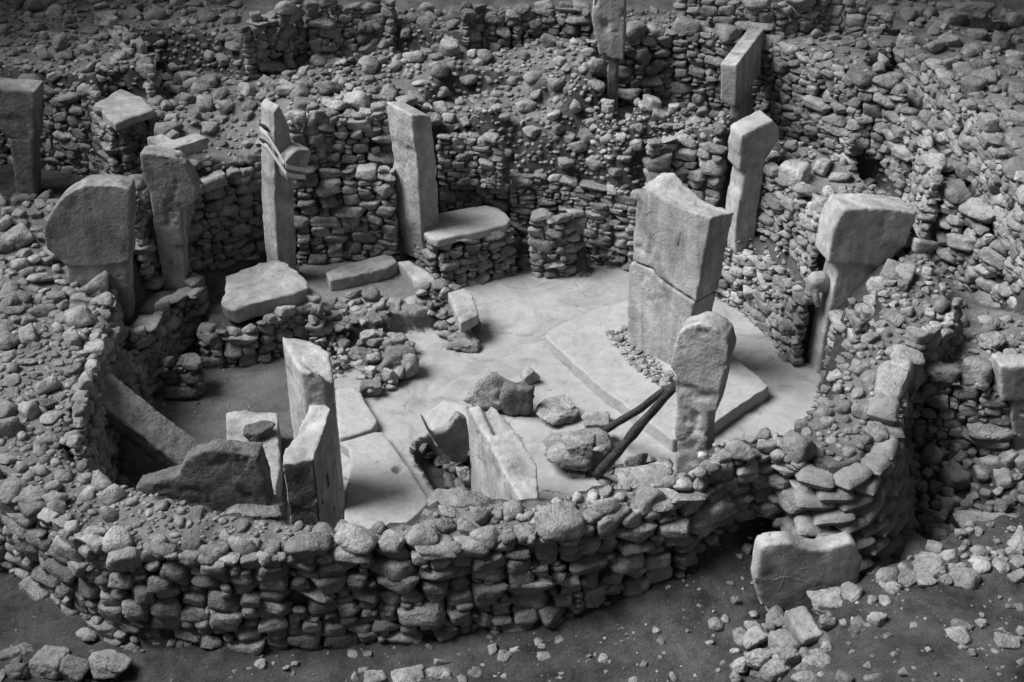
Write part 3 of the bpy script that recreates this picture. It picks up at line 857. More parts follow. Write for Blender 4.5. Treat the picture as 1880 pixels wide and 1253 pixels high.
wall('rear_mid', 'dry_stone_wall', 'shadowed wall at the top edge left of the cracked pillar', .29, 25, [([(830, 100), (960, 85), (1095, 75), (1110, 110), (1000, 115), (830, 112)], 50, .1, .4)], crest=1.1)
wall('rear_low', 'dry_stone_wall', 'low row of stones left of the cracked pillar', .24, 26)
wall('trench_left', 'dry_stone_wall', 'broken wall on the left side of the dark trench', .28, 27)
wall('far_back', 'dry_stone_wall', 'farthest wall at the top right edge', .29, 28)

# stones lying on the ground, banks and slopes belong to the ground they lie on
def litter(ground, sets, seed, mat='stone'):
    r = np.random.RandomState(seed)
    st = []
    for e in sets:
        st += scatter(*e[:4], r=r, **(e[4] if len(e) > 4 else {}))
    emit(st, ground, mat, name='stone')
litter(T[RUBBLE], [([(730, 180), (830, 115), (1100, 115), (1340, 215), (1190, 265), (1180, 360), (940, 318), (930, 262), (800, 248)], 620, .08, .44, dict(power=1.7, gap=.9)),
                   ([(1100, 170), (1200, 185), (1340, 215), (1330, 270), (1190, 262), (1140, 310), (1050, 300)], 260, .09, .40, dict(power=1.8, gap=.8)),
                   ([(270, 180), (345, 190), (330, 260), (290, 250)], 40, .1, .35), ([(120, 500), (195, 525), (208, 560), (150, 545)], 40, .08, .3),
                   ([(1600, 180), (1720, 200), (1720, 340), (1640, 330)], 110, .1, .36),
                   ([(290, 260), (420, 165), (560, 130), (830, 100), (830, 125), (720, 150), (480, 190), (330, 260)], 260, .08, .48),
                   ([(0, 0), (450, 0), (430, 60), (460, 150), (340, 190), (280, 150), (190, 50), (0, 60)], 330, .08, .55),
                   ([(1560, 260), (1700, 330), (1780, 560), (1640, 360)], 45, .08, .36),
                   ([(300, -50), (1900, -50), (1900, 60), (1700, 60), (1640, 15), (1240, -8), (300, -5)], 160, .12, .5), ([(1650, 20), (1880, 20), (1880, 260), (1780, 160)], 70, .12, .5),
                   ([(560, 20), (840, 20), (830, 100), (560, 130)], 120, .1, .45)], 31)
litter(T[SOIL], [([(1640, 790), (1880, 800), (1880, 930), (1760, 960), (1640, 960)], 230, .16, .46, dict(gap=.75, flat=.8)),
                 ([(1560, 960), (1880, 930), (1880, 1010), (1600, 1060)], 50, .08, .3),
                 ([(0, 1130), (300, 1200), (1130, 1160), (1280, 1010), (1440, 900), (1460, 990), (1390, 1253), (0, 1253)], 110, .05, .20, dict(power=2, sink=.45)),
                 ([(1400, 1130), (1600, 1060), (1880, 1000), (1880, 1253), (1380, 1253)], 60, .06, .34, dict(power=2.5, sink=.4)),
                 ([(1370, 400), (1500, 520), (1500, 570), (1380, 470)], 40, .05, .2)], 32)

gravel(T[SOIL], [([(0, 1060), (300, 1190), (1130, 1150), (1280, 1000), (1440, 900), (1470, 1000), (1880, 950), (1880, 1253), (0, 1253)], 1500, .010, .06),
                 ([(1370, 400), (1520, 520), (1500, 580), (1380, 480)], 200, .015, .08), ([(1640, 800), (1880, 800), (1880, 960), (1640, 960)], 300, .02, .1)], 51)
gravel(T[RUBBLE], [([(0, 0), (1880, 0), (1880, 420), (1500, 280), (1180, 360), (930, 330), (800, 250), (500, 160), (300, 260), (0, 150)], 3600, .02, .10),
                   ([(0, 560), (190, 545), (150, 830), (400, 940), (900, 955), (1250, 880), (1450, 800), (1600, 560), (1760, 500), (1880, 600), (1650, 680), (1540, 860), (1250, 915), (620, 1010), (200, 1000), (0, 890)], 2600, .015, .09)], 52)
gravel(T[DIM], [([(290, 640), (500, 640), (510, 900), (300, 820)], 260, .012, .07)], 53)
gravel(T[DUSTY], [([(560, 480), (800, 470), (780, 560), (580, 600)], 160, .012, .06), ([(545, 310), (700, 305), (700, 325), (545, 330)], 60, .015, .06)], 54)
gravel(T[FLOOR], [([(640, 620), (900, 520), (1150, 500), (1480, 690), (1400, 780), (1000, 920), (640, 950)], 520, .006, .035)], 55)

# ------------------------------------------------------------------ pillars, slabs, boulders
def remesh(verts, faces, voxel, smooth=2):
    me = bpy.data.meshes.new('tmp')
    me.from_pydata([tuple(v) for v in verts], [], faces)
    bm = bmesh.new(); bm.from_mesh(me)
    bmesh.ops.recalc_face_normals(bm, faces=bm.faces[:])
    bmesh.ops.triangulate(bm, faces=bm.faces[:], ngon_method='EAR_CLIP')
    bm.to_mesh(me); bm.free()
    o = bpy.data.objects.new('tmp', me)
    col.objects.link(o)
    md = o.modifiers.new('r', 'REMESH')
    md.mode = 'VOXEL'; md.voxel_size = voxel; md.use_smooth_shade = True
    if smooth:
        ms = o.modifiers.new('s', 'SMOOTH'); ms.factor = .5; ms.iterations = smooth
    dg = bpy.context.evaluated_depsgraph_get()
    m2 = bpy.data.meshes.new_from_object(o.evaluated_get(dg))
    bpy.data.objects.remove(o)
    bpy.data.meshes.remove(me)
    return m2
def weather(me, amp, seed, chips=0.0, fn=None):
    n = len(me.vertices)
    co = np.empty(n * 3); me.vertices.foreach_get('co', co); co = co.reshape(-1, 3)
    no = np.empty(n * 3); me.vertices.foreach_get('normal', no); no = no.reshape(-1, 3)
    o = np.array([seed * 3.7, seed * 1.3, seed * 2.1])
    d = amp * (1.5 * fbm(co * 2.2 + o, 3) + .7 * fbm(co * 9 + o, 3))
    if chips:
        k = fbm(co * 5 + o + 40, 3)
        d = d - chips * 2.2 * np.clip(k - .10, 0, 1)
    co = co + no * d[:, None]
    if fn is not None: co = fn(co, no)
    me.vertices.foreach_set('co', co.ravel())
    me.update()
def fin(name, me, mat, parent=None, loc=None):
    n = len(me.vertices)
    co = np.empty(n * 3); me.vertices.foreach_get('co', co); co = co.reshape(-1, 3)
    off = np.array(parent.location) if parent is not None else (np.asarray(loc, float) if loc is not None else np.array([co[:, 0].mean(), co[:, 1].mean(), co[:, 2].min()]))
    me.vertices.foreach_set('co', (co - off).ravel())
    me.polygons.foreach_set('use_smooth', [True] * len(me.polygons))
    me.update()
    me.materials.clear(); me.materials.append(mat)
    me.name = name
    o = bpy.data.objects.new(name, me)
    if parent is None: o.location = Vector(off)
    return link(o, parent)
def plane_pts(outline, ref, az):
    Q = at(*ref)
    a = math.radians(az)
    n = np.array([-math.sin(a), math.cos(a), 0.0])
    out = []
    for px, py in outline:
        d = _F + (px - W0 / 2) / FOC * _R + (py - H0 / 2) / FOC * _D
        out.append(CAM + d * (((Q - CAM) @ n) / (d @ n)))
    e = n if n @ (Q - CAM) > 0 else -n
    return np.array(out), e
def worn(outline, seed, step=14, jit=1.3):
    """break the straight edges of an outline into short uneven runs"""
    r = np.random.RandomState(seed + 999)
    out = []
    n = len(outline)
    for i in range(n):
        a = np.array(outline[i], float); b = np.array(outline[(i + 1) % n], float)
        k = max(1, int(np.linalg.norm((b - a)[:2]) / step))
        for q in range(k):
            p = a + (b - a) * q / k
            if q: p[:2] += r.uniform(-jit, jit, 2)
            out.append(tuple(p))
    return out
def slab_mesh(outline, ref, az, t, voxel=.028, smooth=1, amp=.012, seed=1, chips=.03, front=0.0, taper=1.0, back_dz=0.0, fn=None):
    """upright slab: the traced face, given its own thickness away from the viewer"""
    p, e = plane_pts(worn(outline, seed), ref, az)
    p = p - e * front
    q = p + e * t
    if taper != 1.0:
        c = q.mean(0); c[2] = q[:, 2].min()
        q = c + (q - c) * taper
    if back_dz:
        f = (q[:, 2] - q[:, 2].min()) / (np.ptp(q[:, 2]) + 1e-9)
        q[:, 2] += back_dz * f
    n = len(p)
    V = np.vstack([p, q])
    F = [list(range(n)), list(range(n, 2 * n))] + [[i, (i + 1) % n, n + (i + 1) % n, n + i] for i in range(n)]
    me = remesh(V, F, voxel, smooth)
    weather(me, amp, seed, chips, fn)
    return me
def flat_mesh(outline, t, z=None, voxel=.03, smooth=1, amp=.01, seed=1, chips=.02, under=1.0, fn=None):
    """lying slab: top outline at height z, thickness t downwards"""
    p = np.array([at(o[0], o[1], o[2] if len(o) > 2 else z) for o in worn(outline, seed)])
    q = p.copy()
    c = p.mean(0)
    q = c + (q - c) * np.array([under, under, 1])
    q[:, 2] = p[:, 2] - t
    n = len(p)
    V = np.vstack([p, q])
    F = [list(range(n)), list(range(n, 2 * n))] + [[i, (i + 1) % n, n + (i + 1) % n, n + i] for i in range(n)]
    me = remesh(V, F, voxel, smooth)
    weather(me, amp, seed, chips, fn)
    return me
def tube(points, radii, seg=10, seed=0, rough=0.0):
    pts = [np.asarray(p, float) for p in points]
    V = []; F = []
    for i, p in enumerate(pts):
        t = pts[min(i + 1, len(pts) - 1)] - pts[max(i - 1, 0)]
        t = t / np.linalg.norm(t)
        u = np.cross(t, [0, 0, 1.0]); u = u / (np.linalg.norm(u) + 1e-9); w = np.cross(t, u)
        for k in range(seg):
            a = 2 * math.pi * k / seg
            rr = radii[i] * (1 + rough * (vnoise(np.array([[k * .9, i * .7 + seed, seed]]))[0] - .5))
            V.append(p + rr * (math.cos(a) * u + math.sin(a) * w))
    for i in range(len(pts) - 1):
        for k in range(seg):
            a, b = i * seg + k, i * seg + (k + 1) % seg
            F.append([a, b, b + seg, a + seg])
    F.append(list(range(seg))[::-1]); F.append(list(range((len(pts) - 1) * seg, len(pts) * seg)))
    return V, F
def resample(pts, n):
    pts = np.asarray(pts, float)
    s = np.concatenate([[0], np.cumsum(np.linalg.norm(np.diff(pts, axis=0), axis=1))])
    q = np.linspace(0, s[-1], n)
    return np.stack([np.interp(q, s, pts[:, k]) for k in range(pts.shape[1])], -1)

def thing(name, me, mat, label, cat, group=None):
    o = fin(name, me, mat)
    return tag(o, label, cat, group)

M['log'] = stone_mat('dark_wood', .035, .10, .7, 1.2, .1)
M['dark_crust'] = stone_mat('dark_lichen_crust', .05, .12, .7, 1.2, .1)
M['strap'] = new_mat('strap_webbing')[0]
M['strap'].node_tree.nodes['Principled BSDF'].inputs['Base Color'].default_value = (.5, .5, .5, 1)
M['iron'] = new_mat('iron_clamp')[0]
M['iron'].node_tree.nodes['Principled BSDF'].inputs['Base Color'].default_value = (.02, .02, .02, 1)

# --- ring pillars
p2 = empty('t_pillar', at(222, 608, .8), 'broad dark pillar with wide slanting head at the left of the ring', 'pillar', 'pillars of the ring')
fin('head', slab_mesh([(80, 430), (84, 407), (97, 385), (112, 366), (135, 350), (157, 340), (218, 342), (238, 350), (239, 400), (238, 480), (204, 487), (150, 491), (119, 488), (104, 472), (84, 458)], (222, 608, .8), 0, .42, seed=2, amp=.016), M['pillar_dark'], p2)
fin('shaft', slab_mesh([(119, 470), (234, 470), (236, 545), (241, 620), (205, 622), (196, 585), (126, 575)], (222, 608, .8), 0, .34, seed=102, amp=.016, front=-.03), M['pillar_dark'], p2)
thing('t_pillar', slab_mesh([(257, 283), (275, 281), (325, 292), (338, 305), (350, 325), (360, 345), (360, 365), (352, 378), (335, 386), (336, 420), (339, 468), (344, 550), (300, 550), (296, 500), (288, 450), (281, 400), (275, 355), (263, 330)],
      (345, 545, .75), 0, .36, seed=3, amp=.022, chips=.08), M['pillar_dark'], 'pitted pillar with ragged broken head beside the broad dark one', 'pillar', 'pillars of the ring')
# strapped pillar
w = at(514, 528, .3)
p4 = empty('strapped_pillar', w, 'slim broken pillar bound with pale straps', 'pillar', 'pillars of the ring')
fin('shaft', slab_mesh([(503, 206), (512, 192), (521, 207), (533, 235), (537, 270), (541, 330), (541, 400), (548, 515), (514, 518), (506, 420), (503, 330)], (514, 528, .3), 36, .46, seed=4), M['pillar'], p4)
fin('head_fragment', slab_mesh([(506, 292), (520, 276), (532, 266), (557, 267), (553, 292), (543, 321), (515, 324)], (514, 528, .3), 36, .42, voxel=.026, seed=5, front=.26), M['pillar'], p4)
def strap(a, b, c):
    """band over the head fragment and back along the shaft side"""
    e = plane_pts([(520, 300)], (514, 528, .3), 36)[1]
    P = plane_pts([a, b, c], (514, 528, .3), 36)[0]
    lp = [P[0] + e * .40, P[0] + e * .1 - np.array([.03, 0, 0]), P[1] - e * .28, P[2] - e * .275]
    V = []; F = []
    R_ = resample(lp, 14)
    for i, q in enumerate(R_):
        V += [q + np.array([0, 0, .035]), q - np.array([0, 0, .035]), q + np.array([-.012, -.012, -.035]), q + np.array([-.012, -.012, .035])]
    for i in range(len(R_) - 1):
        for k in range(4):
            F.append([4 * i + k, 4 * i + (k + 1) % 4, 4 * i + 4 + (k + 1) % 4, 4 * i + 4 + k])
    return mesh_obj('strap', V, F, M['strap'], p4, False)
strap((500, 250), (512, 297), (548, 303)); strap((500, 272), (513, 312), (546, 316))
e4 = plane_pts([(520, 300)], (514, 528, .3), 36)[1]
for (px, py) in ((503, 240), (503, 268)):
    c = plane_pts([(px, py)], (514, 528, .3), 36)[0][0] + e4 * .26 - np.array([.04, .02, 0])
    V, F = tube([c - np.array([.0, .0, .14]), c, c + np.array([0, 0, .14])], [.022, .034, .022], 6)
    V2, F2 = tube([c + e4 * -.13, c, c + e4 * .13], [.02, .034, .02], 6)
    mesh_obj('clamp', V + V2, F + [[i + len(V) for i in f] for f in F2], M['iron'], p4)
def p5_bulge(co, no): return co
thing('tapering_pillar', slab_mesh([(756, 212), (792, 214), (797, 260), (802, 300), (806, 392), (814, 480), (779, 484), (772, 400), (766, 300)], (779, 492, .3), 42, .68, seed=6, amp=.02, chips=.06, back_dz=.06), M['pillar'],
      'tall headless pillar standing left of the pale bench slab', 'pillar', 'pillars of the ring')
thing('t_pillar', slab_mesh([(1361, 250), (1385, 236), (1418, 221), (1432, 236), (1431, 257), (1408, 291), (1404, 314), (1399, 343), (1391, 396), (1385, 470), (1349, 470), (1350, 420), (1356, 372), (1368, 318), (1356, 313)], (1352, 445, 1.15), 14, .5, seed=7), M['pillar'],
      'T-pillar with rounded head behind the central pillar', 'pillar', 'pillars of the ring')
# big right pillar with the carved animal
w = at(1500, 690, 0)
p27 = empty('t_pillar', w, 'big T-pillar on the right with a carved animal on its front', 'pillar', 'pillars of the ring')
fin('shaft', slab_mesh([(1550, 384), (1600, 383), (1648, 386), (1684, 392), (1680, 410), (1672, 428), (1664, 450), (1640, 475), (1612, 494), (1592, 490), (1566, 484), (1543, 486), (1520, 484), (1523, 460), (1529, 426), (1539, 405)], (1500, 690, 0), 9, .58, seed=8), M['pillar'], p27).name = 'head'
fin('shaft', slab_mesh([(1544, 470), (1614, 470), (1608, 540), (1600, 620), (1590, 720), (1497, 720), (1523, 570), (1530, 541), (1537, 512)], (1500, 690, 0), 9, .50, seed=9, front=-.04), M['pillar'], p27)
# the animal climbing down the narrow front
ea = plane_pts([(1500, 560)], (1500, 690, 0), 9)[1]
da = np.array([math.cos(math.radians(9)), math.sin(math.radians(9)), 0])
c0 = plane_pts([(1525, 545)], (1500, 690, 0), 9)[0][0] + ea * .28
def apt(o, u, z): return c0 - da * (o * .8 - .03) + ea * u + np.array([0, 0, z])
parts = [([apt(.0, 0, -.02), apt(.10, 0, .12), apt(.17, 0, .18), apt(.24, 0, .14), apt(.28, 0, .02)], [.10, .13, .14, .13, .11]),
         ([apt(.27, 0, .04), apt(.30, 0, -.10), apt(.28, 0, -.20)], [.10, .11, .07]),
         ([apt(.24, .08, .05), apt(.22, .10, -.12), apt(.16, .1, -.26)], [.05, .05, .045]),
         ([apt(.24, -.08, .05), apt(.22, -.10, -.12), apt(.16, -.1, -.26)], [.05, .05, .045]),
         ([apt(.02, .0, .0), apt(.02, .02, -.22), apt(.0, .03, -.40)], [.03, .025, .02])]
V = []; F = []
for pts, rad in parts:
    v, f = tube(resample(pts, 9), np.interp(np.linspace(0, 1, 9), np.linspace(0, 1, len(rad)), rad), 10)
    F += [[i + len(V) for i in q] for q in f]; V += v
me = remesh(V, F, .02, 2)
tag(fin('animal_carving', me, M['pillar'], p27), 'carved animal in high relief with arched back')
# front right pillar
w = at(1268, 803, 1.75)
q0 = (1268, 803, 1.75)
thing('t_pillar', slab_mesh([(1240, 960), (1240, 760), (1241, 694), (1232, 675), (1235, 637), (1246, 610), (1262, 599), (1285, 594), (1302, 598), (1319, 608), (1334, 622), (1340, 650), (1333, 683), (1323, 725), (1315, 757), (1301, 757), (1300, 960)], q0, -22, .36, seed=10, amp=.022, chips=.10), M['pillar'],
      'weathered pale pillar with chipped round head at the front right of the ring', 'pillar', 'pillars of the ring')
stump = thing('pillar_stump', flat_mesh([(519, 852, 2.28), (545, 851, 2.3), (576, 843, 2.38), (591, 800, 2.5), (608, 748, 2.62), (598, 740, 2.62), (568, 742, 2.62), (548, 790, 2.48), (522, 824, 2.36)], 2.4, voxel=.028, seed=11, amp=.024, chips=.06), M['pillar'],
      'short pillar stump with bright slanting top rising from the front wall', 'pillar', 'pillars of the ring')
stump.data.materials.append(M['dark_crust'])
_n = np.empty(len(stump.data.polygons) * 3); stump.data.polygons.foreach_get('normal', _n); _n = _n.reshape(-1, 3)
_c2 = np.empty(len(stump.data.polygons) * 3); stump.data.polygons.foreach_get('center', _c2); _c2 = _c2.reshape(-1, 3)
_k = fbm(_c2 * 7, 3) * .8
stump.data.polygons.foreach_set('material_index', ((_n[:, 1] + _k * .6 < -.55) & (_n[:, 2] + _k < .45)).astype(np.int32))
# slab pillar with groove lying at the front
gm = flat_mesh([(858, 748, 1.35), (885, 742, 1.4), (905, 745, 1.4), (932, 772, 1.35), (960, 810, 1.3), (985, 850, 1.25), (990, 900, 1.15), (985, 940, 1.1), (960, 925, 1.15), (925, 868, 1.25), (895, 805, 1.3)], 1.5, voxel=.03, seed=12, amp=.016, chips=.05)
A_, B_ = at(893, 748, 1.4), at(915, 790, 1.36)
def groove(me):
    co = np.empty(len(me.vertices) * 3); me.vertices.foreach_get('co', co); co = co.reshape(-1, 3)
    d = B_ - A_; L2 = np.linalg.norm(d[:2]); u = d[:2] / L2
    s = (co[:, :2] - A_[:2]) @ u; x = np.abs((co[:, :2] - A_[:2]) @ np.array([-u[1], u[0]]))
    k = np.clip(1.3 - x / .055, 0, 1) * (s > -.3) * (s < L2) * (co[:, 2] > 1.1)
    co[:, 2] -= k * .09
    me.vertices.foreach_set('co', co.ravel()); me.update()
groove(gm)
thing('grooved_pillar', gm, M['pillar'], 'leaning pillar head with a groove cut in its pale top, front middle', 'pillar', 'pillars of the ring')
# central pillars
w = at(1153, 635, .2)
cp = empty('central_pillar', w, 'tall cracked central pillar with rough bright top standing on the podium', 'pillar')
rb = (1153, 635, .2)
def saddle(co, no):
    pl, e = plane_pts([(1174, 343), (1306, 399)], rb, -48)
    u = (pl[1] - pl[0]); u[2] = 0; Lu = np.linalg.norm(u); u /= Lu
    s = ((co - pl[0]) @ u) / Lu
    dep = (co - pl[0]) @ e
    topz = pl[0][2] + (pl[1][2] - pl[0][2]) * s
    k = np.clip((co[:, 2] - (topz - .35)) / .35, 0, 1) * np.clip(dep / .5, 0, 1)
    prof = np.interp(s, [0, .15, .35, .55, .75, 1], [.08, .14, .05, -.05, -.07, -.09])
    co = co.copy()
    co[:, 2] += k * prof + k * .05 * fbm(co * 5, 3)
    return co
fin('upper_block', slab_mesh([(1174, 343), (1197, 352), (1236, 374), (1262, 386), (1306, 399), (1290, 480), (1278, 554), (1262, 545), (1236, 528), (1207, 506), (1199, 493), (1160, 479), (1165, 400)], rb, -48, .52, seed=13, amp=.014, chips=.05, fn=saddle), M['pillar'], cp)
fin('lower_block', slab_mesh([(1155, 484), (1160, 482), (1198, 496), (1206, 510), (1236, 532), (1262, 549), (1275, 557), (1262, 620), (1254, 720), (1150, 680), (1150, 567)], rb, -48, .52, seed=14, amp=.014, chips=.05), M['pillar'], cp)
def relief(outlines, ref, az, lift, name, parent, mat, seed):
    for o_ in outlines:
        p, e = plane_pts(o_, ref, az)
        v, f = tube(resample(p, 12), [lift] * 12, 6)
        me = bpy.data.meshes.new(name); me.from_pydata([tuple(x) for x in v], [], f)
        fin(name, me, mat, parent)
relief([[(1185, 395), (1198, 385), (1215, 392), (1222, 405), (1212, 420), (1198, 432)], [(1230, 400), (1250, 425), (1243, 450)]], rb, -48, .008, 'relief', cp, M['pillar'], 1)
thing('broken_pillar', flat_mesh([(516, 617, 2.38), (545, 622, 2.33), (568, 625, 2.33), (604, 645, 2.3), (612, 690, 2.15), (611, 706, 2.1), (592, 688, 2.28), (553, 682, 2.3), (526, 642, 2.32)], 2.5, voxel=.03, seed=15, amp=.016, chips=.04), M['pillar'],
      'broken central pillar with slanting top behind the short stump', 'pillar')

# --- pillars and uprights beyond the ring
w = at(50, 365, 1.2)
l1 = empty('t_pillar', w, 'T-pillar with heavy square head cut by the left edge', 'pillar')
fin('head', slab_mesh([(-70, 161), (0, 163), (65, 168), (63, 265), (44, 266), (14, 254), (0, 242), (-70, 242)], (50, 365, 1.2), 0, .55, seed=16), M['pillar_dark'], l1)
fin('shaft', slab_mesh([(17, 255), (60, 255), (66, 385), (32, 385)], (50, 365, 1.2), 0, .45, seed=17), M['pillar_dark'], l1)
w = at(1340, 318, 1.2)
u1 = empty('t_pillar', w, 'upright with long sharp-edged block head at the far right', 'pillar')
fin('head', slab_mesh([(1322, 117), (1354, 118), (1352, 198), (1338, 196), (1322, 186)], (1340, 318, 1.2), -22, 2.1, seed=18, amp=.008, chips=.02, voxel=.03), M['pillar'], u1)
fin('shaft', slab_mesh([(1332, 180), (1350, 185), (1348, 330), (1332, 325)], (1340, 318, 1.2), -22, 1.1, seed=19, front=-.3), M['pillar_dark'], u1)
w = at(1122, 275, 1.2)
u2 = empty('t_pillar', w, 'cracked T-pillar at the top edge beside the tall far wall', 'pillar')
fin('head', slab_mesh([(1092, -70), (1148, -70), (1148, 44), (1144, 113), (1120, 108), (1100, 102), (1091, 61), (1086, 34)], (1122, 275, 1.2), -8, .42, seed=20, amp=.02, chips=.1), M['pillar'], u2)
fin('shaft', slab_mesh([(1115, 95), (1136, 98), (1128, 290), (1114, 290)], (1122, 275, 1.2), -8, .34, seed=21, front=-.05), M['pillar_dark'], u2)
w = at(1880, 840, .35)
u3 = empty('t_pillar', w, 'T-pillar with square shoulders cut by the right edge', 'pillar')
fin('head', slab_mesh([(1837, 672), (1960, 676), (1960, 742), (1839, 738)], (1880, 840, .35), 4, .34, seed=22), M['pillar'], u3)
fin('shaft', slab_mesh([(1860, 730), (1960, 730), (1960, 860), (1862, 860)], (1880, 840, .35), 4, .3, seed=23, front=-.03), M['pillar'], u3)
w = at(1480, 1120, .55)
st = empty('carved_stele', w, 'low carved slab with hollowed top edge standing on the earth at the lower right', 'stele')
RS = (1480, 1120, .55)
fin('slab', slab_mesh([(1395, 1010), (1410, 1001), (1430, 997), (1455, 998), (1471, 1006), (1490, 1011), (1508, 1011), (1536, 1003), (1562, 996), (1573, 1002), (1585, 1031), (1580, 1053), (1577, 1082), (1560, 1130), (1421, 1130), (1396, 1105), (1386, 1067), (1390, 1035)], RS, 5, .24, seed=24, voxel=.03, amp=.014), M['pillar'], st)
relief([[(1420, 1065), (1440, 1058), (1462, 1063), (1485, 1070), (1500, 1078)], [(1440, 1060), (1432, 1078)], [(1480, 1085), (1505, 1078)], [(1470, 1045), (1490, 1040)]], RS, 5, .008, 'relief', st, M['pillar'], 2)

# --- fallen and lying slabs
def beam_mesh(A, B, wdt, thk, up=(0, 0, 1), **kw):
    A = np.asarray(A, float); B = np.asarray(B, float)
    t = (B - A) / np.linalg.norm(B - A)
    u = np.cross(t, up); u /= np.linalg.norm(u)
    n = np.cross(u, t)
    V = []
    for p in (A, B):
        for su, sn in ((-1, -1), (1, -1), (1, 1), (-1, 1)):
            V.append(p + u * su * wdt / 2 + n * sn * thk / 2)
    F = [[0, 1, 2, 3], [4, 5, 6, 7]] + [[i, (i + 1) % 4, 4 + (i + 1) % 4, 4 + i] for i in range(4)]
    me = remesh(V, F, kw.get('voxel', .035), 2)
    weather(me, kw.get('amp', .02), kw.get('seed', 1), kw.get('chips', .05))
    return me
thing('fallen_pillar', beam_mesh(at(172, 712, 1.35), at(350, 850, .30), .50, .34, up=(.35, -.35, 1), seed=30), M['pillar_dark'], 'long fallen pillar sloping down into the left corner of the ring', 'fallen pillar')
thing('dark_slab', slab_mesh([(249, 894), (300, 880), (329, 872), (330, 858), (347, 840), (370, 830), (390, 825), (440, 834), (474, 836), (488, 880), (502, 990), (400, 1000), (250, 990)], (400, 925, 1.6), -4, .26, seed=31, amp=.035, chips=.12), M['dark_stone'],
      'rough dark upright slab with jagged top behind the front wall', 'slab')
thing('pale_slab', flat_mesh([(414, 757, .45), (430, 752, .45), (510, 756, .45), (515, 850, .35), (503, 945, .3), (484, 940, .3), (470, 836, .38), (416, 832, .42)], .4, seed=32, amp=.02), M['pillar'], 'pale worn slab lying left of the broken central pillar', 'slab')
thing('bench_slab', flat_mesh([(768, 404), (785, 394), (840, 384), (892, 376), (915, 381), (930, 392), (938, 403), (930, 412), (880, 424), (830, 434), (803, 441), (788, 436), (772, 422)], .15, z=.98, voxel=.03, seed=33, amp=.006, chips=0), M['slab'],
      'smooth pale slab with rounded corners lying on a stone pier', 'slab')
thing('tilted_slab', flat_mesh([(414, 507, 1.02), (463, 487, 1.08), (505, 475, 1.1), (522, 480, 1.1), (546, 497, 1.06), (566, 516, 1.0), (567, 529, .98), (512, 546, .96), (463, 557, .95), (446, 563, .94), (431, 569, .93), (414, 565, .93), (403, 556, .94), (412, 536, .98)], .30, voxel=.035, seed=34, amp=.014, under=.93), M['pillar'],
      'big smooth slab tilted on a low wall at the left', 'slab')
thing('oblong_slab', flat_mesh([(598, 500), (625, 488), (665, 477), (705, 466), (722, 470), (729, 480), (712, 492), (640, 508), (605, 515)], .24, z=.52, seed=35), M['pillar'], 'oblong block lying on the raised floor below the back wall', 'slab')
thing('short_slab', flat_mesh([(729, 480), (752, 477), (776, 492), (800, 508), (797, 516), (772, 521), (760, 512)], .24, z=.50, seed=36), M['pillar'], 'short block between the oblong block and the stone pier', 'slab')
thing('leaning_block', flat_mesh([(821, 536, .62), (853, 527, .62), (866, 536, .60), (879, 577, .50), (846, 594, .48), (836, 575, .52)], .20, seed=37, voxel=.03), M['pillar'], 'squared block resting on a heap of stones at the edge of the pale floor', 'block')
cup = at(732, 862, .16)
def cupfn(co, no):
    d = np.hypot(co[:, 0] - cup[0], co[:, 1] - cup[1])
    k = np.clip(1 - (d / .10) ** 2, 0, 1)
    co = co.copy(); co[:, 2] -= np.where(co[:, 2] > .05, k * .11, 0)
    return co
thing('pedestal_slab', flat_mesh([(616, 713), (650, 708), (664, 722), (679, 749), (694, 772), (684, 787), (660, 795), (640, 801), (622, 804)], .20, z=.16, voxel=.03, seed=38, amp=.008, chips=.01), M['slab'], 'upper piece of the cracked pale pedestal in the floor', 'slab', 'pieces of the cracked pedestal')
thing('pedestal_slab', flat_mesh([(622, 812), (645, 806), (665, 800), (688, 793), (703, 793), (729, 829), (741, 847), (769, 889), (779, 905), (768, 925), (765, 945), (700, 990), (630, 990), (634, 900), (645, 850), (640, 825)], .20, z=.16, voxel=.022, seed=39, amp=.006, chips=0, fn=cupfn), M['slab'], 'large lower piece of the cracked pedestal with a round cup mark', 'slab', 'pieces of the cracked pedestal')
thing('pedestal_slab', flat_mesh([(768, 893), (780, 905), (786, 914), (782, 928), (764, 946), (756, 945), (756, 925)], .20, z=.165, voxel=.022, seed=40, amp=.004, chips=0), M['slab'], 'small lozenge piece at the tip of the cracked pedestal', 'slab', 'pieces of the cracked pedestal')
pod = thing('podium', flat_mesh([(1001, 616), (1020, 600), (1045, 588), (1096, 567), (1150, 552), (1230, 560), (1300, 612), (1357, 661), (1412, 708), (1342, 755), (1300, 785), (1236, 808), (1165, 757), (1090, 700), (1045, 658)], .30, z=.22, voxel=.024, smooth=0, seed=41, amp=.012, chips=.03), M['floor'],
      'raised pale podium cut from the floor under the central pillar', 'podium')
thing('wedge_slab', slab_mesh([(771, 756), (785, 790), (800, 815), (830, 850), (860, 850), (862, 800), (858, 770), (842, 762), (820, 790), (795, 800)], (830, 850, 0), 20, .14, seed=42), M['pillar_dark'], 'thin pointed slab stuck upright beside the hollow in the floor', 'slab')
thing('floor_slab', flat_mesh([(778, 762, .30), (815, 732, .34), (860, 742, .36), (868, 800, .25), (838, 806, .22), (800, 800, .22)], .22, seed=43, amp=.02), M['slab'], 'pale cracked slab lying over the edge of the hollow', 'slab')

